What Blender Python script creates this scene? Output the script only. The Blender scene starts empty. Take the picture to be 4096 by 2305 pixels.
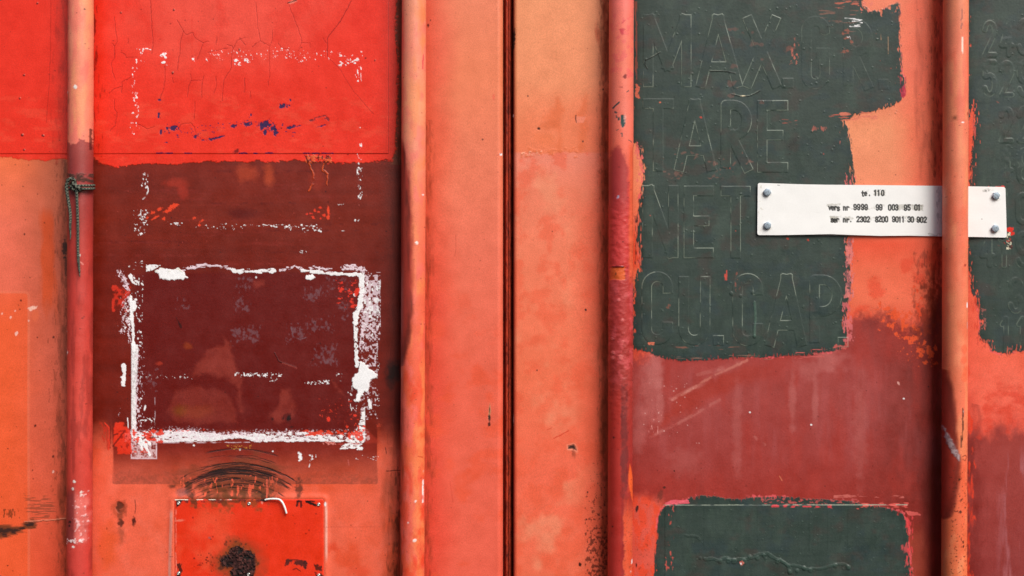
import bpy, math
import numpy as np
from math import radians
from mathutils import Vector

# ------------------------------------------------------------------ camera, light, exposure
scene = bpy.context.scene
DIST = 2.0            # camera to door face, metres
S = 0.0004            # metres of door face per source pixel
STEP = 2.0            # paint grid pitch on the doors (source pixels, 0.8 mm)
ZC = 1.40             # height of the picture centre above the ground
cam = bpy.data.cameras.new('camera')
cam.sensor_width = 36.0
cam.lens = 36.0 * DIST / (4096 * S)
cam.clip_start = 0.05
cam.clip_end = 200
camo = bpy.data.objects.new('camera', cam)
scene.collection.objects.link(camo)
camo.location = (0, -DIST, ZC)
camo.rotation_euler = (radians(90), 0, 0)
scene.camera = camo

world = bpy.data.worlds.new('World')
scene.world = world
world.use_nodes = True
wn = world.node_tree
bgn = wn.nodes['Background']
sky = wn.nodes.new('ShaderNodeTexSky')
sky.sky_type = 'NISHITA'
sky.sun_disc = False
SUN_EL, SUN_AZ = radians(44), radians(34)     # azimuth: to the right of the wall's normal
sky.sun_elevation = SUN_EL
sky.sun_rotation = radians(180) - SUN_AZ
sky.air_density = 1.0
sky.dust_density = 4.0
wn.links.new(sky.outputs[0], bgn.inputs[0])
bgn.inputs[1].default_value = 0.05

sun = bpy.data.lights.new('sun', 'SUN')
sun.energy = 1.9
sun.angle = radians(34)
sun.color = (1.0, 0.96, 0.90)
suno = bpy.data.objects.new('sun', sun)
scene.collection.objects.link(suno)
sd = Vector((math.sin(SUN_AZ) * math.cos(SUN_EL), -math.cos(SUN_AZ) * math.cos(SUN_EL), math.sin(SUN_EL)))
suno.rotation_euler = sd.to_track_quat('Z', 'Y').to_euler()
suno.location = (3, -4, 5)

scene.view_settings.view_transform = 'Standard'
scene.view_settings.look = 'None'
scene.view_settings.exposure = 0.98
scene.view_settings.gamma = 1.0
scene.view_settings.use_curve_mapping = False
KLIT = 1.14           # display value of a white card on the door face at this exposure

# ------------------------------------------------------------------ small maths
rng = np.random.default_rng(7)

def s2l(c):
    c = np.asarray(c, dtype=np.float64) / 255.0
    return np.where(c <= 0.04045, c / 12.92, ((c + 0.055) / 1.055) ** 2.4)

def C(r, g, b):
    if r > 215 and 75 < g < 150: g, b = g * 1.05, b * 1.03
    return np.clip((s2l((r, g, b)) - 0.010) / KLIT, 0.004, 0.86).astype(np.float32)

def sm(a, b, x):
    t = np.clip((x - a) / (b - a), 0, 1)
    return t * t * (3 - 2 * t)

def _hash(ix, iy, seed):
    n = (ix.astype(np.int64) * 374761393 + iy.astype(np.int64) * 668265263 + seed * 1274126177) & 0xffffffff
    n = ((n ^ (n >> 13)) * 1274126177) & 0xffffffff
    n = n ^ (n >> 16)
    return (n & 0xffffff).astype(np.float32) / float(0xffffff)

def vnoise(x, y, seed):
    ix = np.floor(x); iy = np.floor(y)
    fx = (x - ix).astype(np.float32); fy = (y - iy).astype(np.float32)
    fx = fx * fx * (3 - 2 * fx); fy = fy * fy * (3 - 2 * fy)
    a = _hash(ix, iy, seed); b = _hash(ix + 1, iy, seed)
    c = _hash(ix, iy + 1, seed); d = _hash(ix + 1, iy + 1, seed)
    return (a + (b - a) * fx) * (1 - fy) + (c + (d - c) * fx) * fy

def fbm(X, Y, sx, sy=None, o=4, seed=0):
    sy = sy or sx
    x = X / sx + 57.3 + seed * 3.17; y = Y / sy + 91.7 + seed * 7.31
    t = 0; a = 1.0; s = 0
    for i in range(o):
        t = t + a * vnoise(x, y, seed * 31 + i); s += a
        a *= 0.55; x = x * 2.03 + 11.3; y = y * 2.03 + 5.7
    return t / s

def fleck(X, Y, cov, sx, sy=None, seed=0, soft=0.05, o=3):
    """covered share cov (0..1) broken into flecks"""
    n = fbm(X, Y, sx, sy, o, seed)
    th = 0.80 - 0.62 * cov
    return sm(th - soft, th + soft, n) * (cov > 0.01)

def segd(X, Y, pts):
    d = np.full(X.shape, 1e9, np.float32)
    for (x0, y0), (x1, y1) in zip(pts[:-1], pts[1:]):
        dx, dy = x1 - x0, y1 - y0
        L = dx * dx + dy * dy + 1e-9
        t = np.clip(((X - x0) * dx + (Y - y0) * dy) / L, 0, 1)
        d = np.minimum(d, np.hypot(X - x0 - t * dx, Y - y0 - t * dy))
    return d

def polyd(X, Y, pts):
    """signed distance, negative inside"""
    P = list(pts) + [pts[0]]
    d = segd(X, Y, P)
    ins = np.zeros(X.shape, bool)
    for (x0, y0), (x1, y1) in zip(P[:-1], P[1:]):
        if y0 == y1: continue
        c = ((y0 > Y) != (y1 > Y)) & (X < (x1 - x0) * (Y - y0) / (y1 - y0) + x0)
        ins ^= c
    return np.where(ins, -d, d)

def boxd(X, Y, x0, y0, x1, y1, r=0):
    cx, cy = (x0 + x1) / 2, (y0 + y1) / 2
    qx = np.abs(X - cx) - (x1 - x0) / 2 + r; qy = np.abs(Y - cy) - (y1 - y0) / 2 + r
    return np.hypot(np.maximum(qx, 0), np.maximum(qy, 0)) + np.minimum(np.maximum(qx, qy), 0) - r

def elld(X, Y, cx, cy, rx, ry, rot=0):
    c, s = math.cos(rot), math.sin(rot)
    u = (X - cx) * c + (Y - cy) * s; v = -(X - cx) * s + (Y - cy) * c
    k = np.hypot(u / rx, v / ry)
    return (k - 1) * min(rx, ry)

def grad(T, stops):
    xs = [s[0] for s in stops]
    cs = np.array([C(*s[1]) for s in stops])
    return np.stack([np.interp(T, xs, cs[:, i]) for i in range(3)], -1).astype(np.float32)

def mixc(a, b, t):
    return a + (b - a) * t[..., None]

class Canvas:
    """a sheet of paint: colour, gloss and relief (metres) sampled on a grid in source pixels"""
    def __init__(self, xs, ys, X=None, Y=None):
        self.xs, self.ys = np.asarray(xs, np.float32), np.asarray(ys, np.float32)
        if X is None:
            X, Y = np.meshgrid(self.xs, self.ys)
        self.X, self.Y = X.astype(np.float32), Y.astype(np.float32)
        self.col = np.zeros(self.X.shape + (3,), np.float32)
        self.rough = np.full(self.X.shape, 0.43, np.float32)
        self.h = np.zeros(self.X.shape, np.float32)
    def w(self, x0, y0, x1, y1):
        i0, i1 = np.searchsorted(self.xs, [x0, x1]); j0, j1 = np.searchsorted(self.ys, [y0, y1])
        sl = (slice(j0, max(j1, j0 + 1)), slice(i0, max(i1, i0 + 1)))
        return sl, self.X[sl], self.Y[sl]
    def put(self, sl, m, c, a=1.0, rough=None, h=0.0):
        m = np.clip(m, 0, 1) * a
        self.col[sl] += (c - self.col[sl]) * m[..., None]
        if rough is not None:
            self.rough[sl] += (rough - self.rough[sl]) * m
        if h:
            self.h[sl] += h * m
    # --- common marks
    def blob(self, x, y, rx, ry, c, a=1.0, rot=0, rag=0.5, soft=1.5, seed=0, rough=None, h=0, ns=None):
        R = max(rx, ry) * 1.9 + 6
        sl, X, Y = self.w(x - R, y - R, x + R, y + R)
        d = elld(X, Y, x, y, rx, ry, rot) + (fbm(X, Y, ns or max(4, min(rx, ry)), o=3, seed=seed) - .5) * 2 * rag * min(rx, ry)
        self.put(sl, 1 - sm(-soft, soft, d), c, a, rough, h)
    def line(self, pts, wd, c, a=1.0, wob=0, seed=0, rough=None, h=0, gap=0, soft=1.2):
        xs = [p[0] for p in pts]; ys = [p[1] for p in pts]
        sl, X, Y = self.w(min(xs) - 20, min(ys) - 20, max(xs) + 20, max(ys) + 20)
        if wob:
            X2 = X + (fbm(X, Y, 14, o=3, seed=seed) - .5) * 2 * wob
            Y2 = Y + (fbm(X, Y, 14, o=3, seed=seed + 5) - .5) * 2 * wob
        else:
            X2, Y2 = X, Y
        m = 1 - sm(wd * .5, wd * .5 + soft, segd(X2, Y2, pts))
        if gap:
            m = m * sm(gap - .12, gap + .12, fbm(X, Y, 26, o=2, seed=seed + 9))
        self.put(sl, m, c, a, rough, h)
    def flecks(self, x0, y0, x1, y1, c, cov, sx, sy=None, seed=0, edge=25, a=1.0, rough=None, h=0, soft=0.05, tex=None):
        sl, X, Y = self.w(x0, y0, x1, y1)
        e = sm(0, edge, -boxd(X, Y, x0, y0, x1, y1))
        m = fleck(X, Y, cov * e, sx, sy, seed, soft)
        self.put(sl, m, c, a, rough, h)
    def wash(self, x, y, rx, ry, c, a, rot=0, seed=0, power=1.0, ns=60):
        R = max(rx, ry) * 1.5
        sl, X, Y = self.w(x - R, y - R, x + R, y + R)
        d = elld(X, Y, x, y, 1, 1, 0)
        cs, sn = math.cos(rot), math.sin(rot)
        u = ((X - x) * cs + (Y - y) * sn) / rx; v = (-(X - x) * sn + (Y - y) * cs) / ry
        k = np.hypot(u, v) + (fbm(X, Y, ns, o=4, seed=seed) - .5) * .9
        self.put(sl, (1 - sm(.25, 1.0, k)) ** power, c, a)
    def dots(self, n, x0, y0, x1, y1, c, r0, r1, seed, a=.9, h=0, rough=None):
        g = np.random.default_rng(seed)
        for i in range(n):
            r = g.uniform(r0, r1)
            self.blob(g.uniform(x0, x1), g.uniform(y0, y1), r * g.uniform(.7, 1.3), r, c, a * g.uniform(.5, 1), 0, .5, 1.2, int(g.integers(999)), rough, h)

# ------------------------------------------------------------------ lettering as strokes (unit box, y down)
def arc(cx, cy, rx, ry, a0, a1, n=14):
    return [(cx + rx * math.cos(radians(a0 + (a1 - a0) * i / n)), cy + ry * math.sin(radians(a0 + (a1 - a0) * i / n))) for i in range(n + 1)]
GL = {
 '0': [arc(.5, .28, .5, .28, 180, 360) + arc(.5, .72, .5, .28, 0, 180) + [(0, .28)]],
 '1': [[(.15, .18), (.5, 0), (.5, 1)]],
 '2': [arc(.5, .27, .5, .27, 190, 380) + [(0, 1), (1, 1)]],
 '3': [arc(.5, .25, .48, .25, 190, 450) , arc(.5, .74, .5, .26, -90, 170)],
 '4': [[(.72, 1), (.72, 0), (0, .7), (1, .7)]],
 '5': [[(.95, 0), (.1, 0), (.05, .45)] + arc(.48, .7, .5, .3, -120, 160)],
 '8': [arc(.5, .25, .42, .25, 90, 450), arc(.5, .75, .5, .25, -90, 270)],
 '9': [arc(.5, .3, .5, .3, 0, 360), [(1, .3), (1, .72)] + arc(.5, .72, .5, .28, 0, 160)],
 'v': [[(0, .35), (.5, 1), (1, .35)]],
 'e': [[(0.05, .66), (.95, .66)] + arc(.5, .67, .45, .33, 0, -300)],
 'r': [[(.2, .35), (.2, 1)], [(.2, .6)] + arc(.65, .6, .4, .22, 200, 330)],
 's': [arc(.5, .5, .42, .16, -20, -250) + arc(.5, .83, .45, .17, -80, 160)],
 'n': [[(.1, .35), (.1, 1)], [(.1, .6)] + arc(.5, .58, .4, .22, 180, 360) + [(.9, 1)]],
 't': [[(.45, .05), (.45, .85), (.6, .98), (.9, .95)], [(.05, .35), (.9, .35)]],
 '.': [[(.45, .95), (.5, 1.0)]],
}
def glyphd(X, Y, ch, x, y, w, h, shear=0):
    d = np.full(X.shape, 1e9, np.float32)
    for st in GL[ch]:
        d = np.minimum(d, segd(X, Y, [(x + px * w, y + py * h) for px, py in st]))
    return d

# big painted-over stencil letters, centre lines in source pixels, stroke 38 px
def A_(xl, xt, xr, y0, y1, yb):
    f = (yb - y0) / (y1 - y0)
    return [[(xl, y1 - 19), (xt - 4, y0 + 19), (xt + 4, y0 + 19), (xr, y1 - 19)], [(xl + (xt - xl) * (1 - f), yb), (xr + (xt - xr) * (1 - f), yb)]]
def E_(x0, x1, y0, y1, ym, xm):
    return [[(x1 - 19, y0 + 19), (x0 + 19, y0 + 19), (x0 + 19, y1 - 19), (x1 - 19, y1 - 19)], [(x0 + 19, ym), (xm - 19, ym)]]
def T_(x0, x1, y0, y1):
    c = (x0 + x1) / 2
    return [[(x0 + 19, y0 + 19), (x1 - 19, y0 + 19)], [(c, y0 + 19), (c, y1 - 19)]]
def C_(x0, x1, y0, y1, ya, yb):
    c = (x0 + x1) / 2; r = (x1 - x0) / 2 - 19
    return [[(x1 - 19, ya - 19)] + arc(c, y0 + 19 + r, r, r, 0, -180) + arc(c, y1 - 19 - r, r, r, 180, 0) + [(x1 - 19, yb + 19)]]
def R_(x0, x1, y0, y1, yb, leg=True):
    r = (yb - y0) / 2 - 19; c = x1 - 19 - r * .9
    s = [[(x0 + 19, y1 - 19), (x0 + 19, y0 + 19), (c, y0 + 19)] + arc(c, (y0 + yb) / 2, r * .9, r, -90, 90) + [(x0 + 19, yb - 19)]]
    if leg: s.append([(c - 8, yb - 19), (x1 - 19, y1 - 19)])
    return s
BIG = []
BIG += [[(2593, 328), (2593, 79), (2600, 79), (2670, 262), (2738, 79), (2745, 79), (2745, 328)]]
BIG += A_(2806, 2872, 2948, 60, 350, 267)
BIG += [[(2995, 84), (3101, 332)], [(3098, 84), (2993, 332)]]
BIG += [[(3148, 333), (3154, 333)]]
BIG += C_(3207, 3318, 66, 355, 150, 193) + [[(3285, 212), (3299, 212)]]
BIG += R_(3374, 3488, 75, 358, 228)
BIG += [[(3533, 337), (3534, 337)]]
BIG += T_(2572, 2693, 396, 684)
BIG += A_(2719, 2779, 2843, 399, 684, 603)
BIG += R_(2884, 3006, 402, 687, 561)
BIG += E_(3030, 3151, 403, 689, 541, 3132)
BIG += [[(2590, 1012), (2590, 762), (2597, 762), (2686, 1012), (2693, 1012), (2693, 762)]]
BIG += E_(2736, 2853, 745, 1031, 884, 2836)
BIG += T_(2884, 3001, 746, 1032)
BIG += C_(2568, 2690, 1088, 1378, 1188, 1274)
BIG += [[(2734, 1111), (2734, 1300)] + arc(2777, 1316, 43, 45, 180, 0) + [(2821, 1111)]]
BIG += [[(2872, 1362), (2875, 1362)]]
BIG += C_(2931, 3050, 1095, 1383, 1194, 1280)
BIG += A_(3081, 3146, 3204, 1098, 1385, 1302)
BIG += R_(3239, 3366, 1101, 1386, 1265, False)
BIG += [[(3371, 1369), (3373, 1369)]]
SMALL = [('2', 3938, 92, 40, 128), ('5', 3938, 250, 40, 128), ('4', 4006, 96, 40, 124), ('2', 4006, 252, 40, 128),
         ('2', 4004, 435, 40, 128), ('4', 4000, 590, 42, 130), ('3', 4076, 84, 42, 130), ('9', 4076, 250, 42, 130),
         ('2', 4076, 435, 42, 128), ('8', 4074, 600, 42, 128), ('4', 3928, 935, 42, 126), ('1', 3996, 935, 40, 128), ('9', 4070, 935, 42, 128),
         ('3', 4042, 1119, 42, 126), ('1', 4004, 1275, 40, 128), ('1', 4070, 1275, 40, 128), ('1', 3998, 770, 40, 120), ('0', 4070, 780, 42, 110)]

# ------------------------------------------------------------------ meshes
def new_obj(name, me, parent=None, mat=None):
    o = bpy.data.objects.new(name, me)
    scene.collection.objects.link(o)
    if parent is not None: o.parent = parent
    if mat is not None: me.materials.append(mat)
    return o

def raw_mesh(name, V, F, smooth=True, paint=None, gloss=None):
    V = np.asarray(V, np.float32); F = np.asarray(F, np.int32)
    me = bpy.data.meshes.new(name)
    me.vertices.add(len(V)); me.vertices.foreach_set('co', V.ravel())
    me.loops.add(F.size); me.loops.foreach_set('vertex_index', F.ravel())
    me.polygons.add(len(F)); me.polygons.foreach_set('loop_start', np.arange(0, F.size, F.shape[1], dtype=np.int32))
    me.polygons.foreach_set('use_smooth', np.full(len(F), smooth))
    me.update(calc_edges=True)
    if paint is not None:
        a = me.attributes.new('paint', 'FLOAT_COLOR', 'POINT')
        q = np.ones((len(V), 4), np.float32); q[:, :3] = paint
        a.data.foreach_set('color', q.ravel())
    if gloss is not None:
        a = me.attributes.new('gloss', 'FLOAT', 'POINT')
        a.data.foreach_set('value', np.asarray(gloss, np.float32).ravel())
    return me

def sheet(name, P, cv, depth, parent, mat, wrap=False):
    """grid sheet with a folded rim going back by depth metres"""
    H, W = P.shape[:2]
    idx = np.arange(H * W).reshape(H, W)
    if wrap:
        n = np.roll(idx, -1, 1)
        F = np.stack([idx[:-1], idx[1:], n[1:], n[:-1]], -1).reshape(-1, 4)
        V, col, gl = P.reshape(-1, 3), cv.col.reshape(-1, 3), cv.rough.ravel()
    else:
        F = np.stack([idx[:-1, :-1], idx[1:, :-1], idx[1:, 1:], idx[:-1, 1:]], -1).reshape(-1, 4)
        ring = np.concatenate([idx[0, :-1], idx[:-1, -1], idx[-1, :0:-1], idx[:0:-1, 0]])
        V = P.reshape(-1, 3); col = cv.col.reshape(-1, 3); gl = cv.rough.ravel()
        R = V[ring].copy(); R[:, 1] = depth
        r1 = np.arange(len(ring)) + len(V); r2 = r1 + len(ring)
        F2 = np.stack([r1, np.roll(r1, -1), np.roll(r2, -1), r2], -1)
        k = [0, W - 1, W - 1 + H - 1, 2 * (W - 1) + H - 1]
        F3 = np.array([[r2[k[0]], r2[k[1]], r2[k[2]], r2[k[3]]]])
        V = np.concatenate([V, V[ring], R]); col = np.concatenate([col, col[ring], col[ring]]); gl = np.concatenate([gl, gl[ring], gl[ring]])
        F = np.concatenate([F, F2, F3])
    me = raw_mesh(name, V, F, True, col, gl)
    return new_obj(name, me, parent, mat)

def px(x, d=0.0):
    return (np.asarray(x) - 2048) * S * (DIST - d) / DIST
def pz(y, d=0.0):
    return ZC + (1152.5 - np.asarray(y)) * S * (DIST - d) / DIST

def tube(name, pts, rad, mat, parent=None, seg=12, braid=0.0, sub=6, twist=0.0):
    """closed tube through pts (world), radii per point; braid = relief of the plaiting"""
    pts = np.array(pts, float); rad = np.array(rad, float) if np.ndim(rad) else np.full(len(pts), rad)
    n = len(pts); T = np.linspace(0, n - 1, (n - 1) * sub + 1)
    def cr(a, t):
        i = np.clip(np.floor(t).astype(int), 0, n - 2); f = (t - i)[:, None] if a.ndim > 1 else t - i
        p0, p1, p2, p3 = a[np.clip(i - 1, 0, n - 1)], a[i], a[i + 1], a[np.clip(i + 2, 0, n - 1)]
        return .5 * (2 * p1 + (p2 - p0) * f + (2 * p0 - 5 * p1 + 4 * p2 - p3) * f ** 2 + (3 * p1 - p0 - 3 * p2 + p3) * f ** 3)
    Q = cr(pts, T); Rr = cr(rad, T)
    tan = np.gradient(Q, axis=0); tan /= np.linalg.norm(tan, axis=1)[:, None] + 1e-9
    L = np.concatenate([[0], np.cumsum(np.linalg.norm(np.diff(Q, axis=0), axis=1))])
    up = np.array([0, -1.0, 0]); up = up - tan[0] * np.dot(up, tan[0])
    if np.linalg.norm(up) < .1: up = np.array([1.0, 0, 0])
    V = []; rel = []
    for i in range(len(Q)):
        up = up - tan[i] * np.dot(up, tan[i]); up /= np.linalg.norm(up) + 1e-9
        sd_ = np.cross(tan[i], up)
        for k in range(seg):
            a = 2 * math.pi * k / seg
            b = 0
            if braid:
                p = L[i] / (Rr[i] * 2.2 + 1e-6) * 2 * math.pi
                b = max(math.cos(2 * a + p), math.cos(2 * a - p + .8)) - .3
            r = Rr[i] * (1 + braid * b)
            V.append(Q[i] + up * math.cos(a) * r + sd_ * math.sin(a) * r)
            rel.append(b)
    V.append(Q[0]); V.append(Q[-1]); rel += [0, 0]
    m = len(Q); F = []
    for i in range(m - 1):
        for k in range(seg):
            F.append((i * seg + k, i * seg + (k + 1) % seg, (i + 1) * seg + (k + 1) % seg, (i + 1) * seg + k))
    me = bpy.data.meshes.new(name)
    F3 = [(m * seg, (k + 1) % seg, k) for k in range(seg)] + [(m * seg + 1, (m - 1) * seg + k, (m - 1) * seg + (k + 1) % seg) for k in range(seg)]
    me.from_pydata([tuple(v) for v in V], [], F + F3)
    me.polygons.foreach_set('use_smooth', [True] * len(me.polygons))
    a = me.attributes.new('relief', 'FLOAT', 'POINT'); a.data.foreach_set('value', np.array(rel, np.float32))
    return new_obj(name, me, parent, mat)

# ------------------------------------------------------------------ materials
def mat_base(name):
    m = bpy.data.materials.new(name); m.use_nodes = True
    return m, m.node_tree, m.node_tree.nodes['Principled BSDF']

def paint_material(name, grain=0.10, bump=0.25, spec=0.35, scale=1.0):
    m, nt, b = mat_base(name)
    N, Lk = nt.nodes, nt.links
    at = N.new('ShaderNodeAttribute'); at.attribute_name = 'paint'
    gl = N.new('ShaderNodeAttribute'); gl.attribute_name = 'gloss'
    tc = N.new('ShaderNodeTexCoord')
    n1 = N.new('ShaderNodeTexNoise'); n1.inputs['Scale'].default_value = 620 * scale; n1.inputs['Detail'].default_value = 3
    n2 = N.new('ShaderNodeTexNoise'); n2.inputs['Scale'].default_value = 34 * scale; n2.inputs['Detail'].default_value = 5; n2.inputs['Roughness'].default_value = .65
    for n in (n1, n2): Lk.new(tc.outputs['Object'], n.inputs['Vector'])
    def mr(src, lo, hi, a=.3, z=.7):
        r = N.new('ShaderNodeMapRange'); r.inputs['From Min'].default_value = a; r.inputs['From Max'].default_value = z
        r.inputs['To Min'].default_value = lo; r.inputs['To Max'].default_value = hi; Lk.new(src, r.inputs['Value']); return r.outputs[0]
    g = N.new('ShaderNodeMath'); g.operation = 'MULTIPLY'
    Lk.new(mr(n1.outputs[0], 1 - grain, 1 + grain), g.inputs[0]); Lk.new(mr(n2.outputs[0], 1 - grain * .7, 1 + grain * .7), g.inputs[1])
    vm = N.new('ShaderNodeVectorMath'); vm.operation = 'SCALE'
    Lk.new(at.outputs['Color'], vm.inputs[0]); Lk.new(g.outputs[0], vm.inputs['Scale'])
    Lk.new(vm.outputs[0], b.inputs['Base Color'])
    ra = N.new('ShaderNodeMath'); ra.operation = 'ADD'; ra.use_clamp = True
    Lk.new(gl.outputs['Fac'], ra.inputs[0]); Lk.new(mr(n2.outputs[0], -.14, .14), ra.inputs[1])
    Lk.new(ra.outputs[0], b.inputs['Roughness'])
    b.inputs['Specular IOR Level'].default_value = spec
    bp = N.new('ShaderNodeBump'); bp.inputs['Strength'].default_value = bump; bp.inputs['Distance'].default_value = .0006
    n3 = N.new('ShaderNodeTexNoise'); n3.inputs['Scale'].default_value = 240 * scale; n3.inputs['Detail'].default_value = 3
    Lk.new(tc.outputs['Object'], n3.inputs['Vector'])
    Lk.new(n3.outputs[0], bp.inputs['Height']); Lk.new(bp.outputs[0], b.inputs['Normal'])
    return m

def plain_material(name, c, rough=.5, metal=0.0, spec=.4, noise=.2, scale=300, bump=.2):
    m, nt, b = mat_base(name)
    N, Lk = nt.nodes, nt.links
    tc = N.new('ShaderNodeTexCoord'); n = N.new('ShaderNodeTexNoise')
    n.inputs['Scale'].default_value = scale; n.inputs['Detail'].default_value = 4
    Lk.new(tc.outputs['Object'], n.inputs['Vector'])
    cr = N.new('ShaderNodeValToRGB')
    cr.color_ramp.elements[0].position = .3; cr.color_ramp.elements[1].position = .7
    cr.color_ramp.elements[0].color = tuple(x * (1 - noise) for x in c) + (1,)
    cr.color_ramp.elements[1].color = tuple(min(1, x * (1 + noise)) for x in c) + (1,)
    Lk.new(n.outputs[0], cr.inputs[0]); Lk.new(cr.outputs[0], b.inputs['Base Color'])
    b.inputs['Roughness'].default_value = rough; b.inputs['Metallic'].default_value = metal
    b.inputs['Specular IOR Level'].default_value = spec
    bp = N.new('ShaderNodeBump'); bp.inputs['Strength'].default_value = bump; bp.inputs['Distance'].default_value = .0005
    Lk.new(n.outputs[0], bp.inputs['Height']); Lk.new(bp.outputs[0], b.inputs['Normal'])
    return m

M_paint = paint_material('weathered_door_paint', .11, .32)
M_rod = paint_material('weathered_rod_paint', .10, .30, .5)
M_sign = paint_material('white_enamel', .02, .12, .4)
M_gasket = paint_material('painted_rubber', .12, .3, .25)
M_bolt = plain_material('zinc_bolt', (.36, .44, .52), .38, .7, .5, .15, 500)
M_rivet = plain_material('bare_aluminium', (.62, .64, .60), .32, .9, .5, .2, 600)
M_wire = plain_material('white_wire', (.80, .80, .78), .45, 0, .4, .05)

def rope_material():
    m, nt, b = mat_base('weathered_braided_cord')
    N, Lk = nt.nodes, nt.links
    at = N.new('ShaderNodeAttribute'); at.attribute_name = 'relief'
    tc = N.new('ShaderNodeTexCoord'); n = N.new('ShaderNodeTexNoise'); n.inputs['Scale'].default_value = 700; n.inputs['Detail'].default_value = 3
    Lk.new(tc.outputs['Object'], n.inputs['Vector'])
    ad = N.new('ShaderNodeMath'); ad.operation = 'MULTIPLY_ADD'; ad.inputs[1].default_value = .35
    Lk.new(at.outputs['Fac'], ad.inputs[0]); Lk.new(n.outputs[0], ad.inputs[2])
    cr = N.new('ShaderNodeValToRGB')
    e = cr.color_ramp.elements
    e[0].position = .30; e[0].color = (.012, .016, .014, 1); e[1].position = .85; e[1].color = (.20, .20, .15, 1)
    x = e.new(.55); x.color = (.055, .068, .056, 1)
    Lk.new(ad.outputs[0], cr.inputs[0]); Lk.new(cr.outputs[0], b.inputs['Base Color'])
    b.inputs['Roughness'].default_value = .8; b.inputs['Specular IOR Level'].default_value = .2
    return m
M_rope = rope_material()

def tag(o, label=None, cat=None, group=None, kind=None):
    if label: o['label'] = label
    if cat: o['category'] = cat
    if group: o['group'] = group
    if kind: o['kind'] = kind
    return o
def empty(name, loc):
    o = bpy.data.objects.new(name, None); scene.collection.objects.link(o)
    o.location = loc; o.empty_display_size = .1
    return o

# ------------------------------------------------------------------ palette
RED = C(237, 58, 42); DKRED = C(116, 40, 36); CORAL = C(237, 100, 76)
WHITE = C(250, 250, 252); GREEN = C(59, 72, 67); RUST = C(52, 26, 18); BROWN = C(108, 56, 40)
BLUE = C(18, 38, 84); PINK = C(228, 120, 118); ORANGE = C(236, 92, 50); HOT = C(232, 62, 46); BLACK = C(24, 18, 16)

def axis(a, b, lo, hi, fine=()):
    """fine pitch inside the picture, coarse outside; extra-fine spans listed in fine"""
    xs = [np.arange(lo, hi + .01, STEP)]
    if a < lo: xs.insert(0, np.linspace(a, lo, max(2, int((lo - a) / 50)), endpoint=False))
    if b > hi: xs.append(np.linspace(b, hi, max(2, int((b - hi) / 50)), endpoint=False)[::-1])
    for f0, f1, st in fine: xs.append(np.arange(f0, f1, st))
    return np.unique(np.round(np.concatenate(xs), 2))
YS = axis(-900, 3200, -20, 2330)

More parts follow.
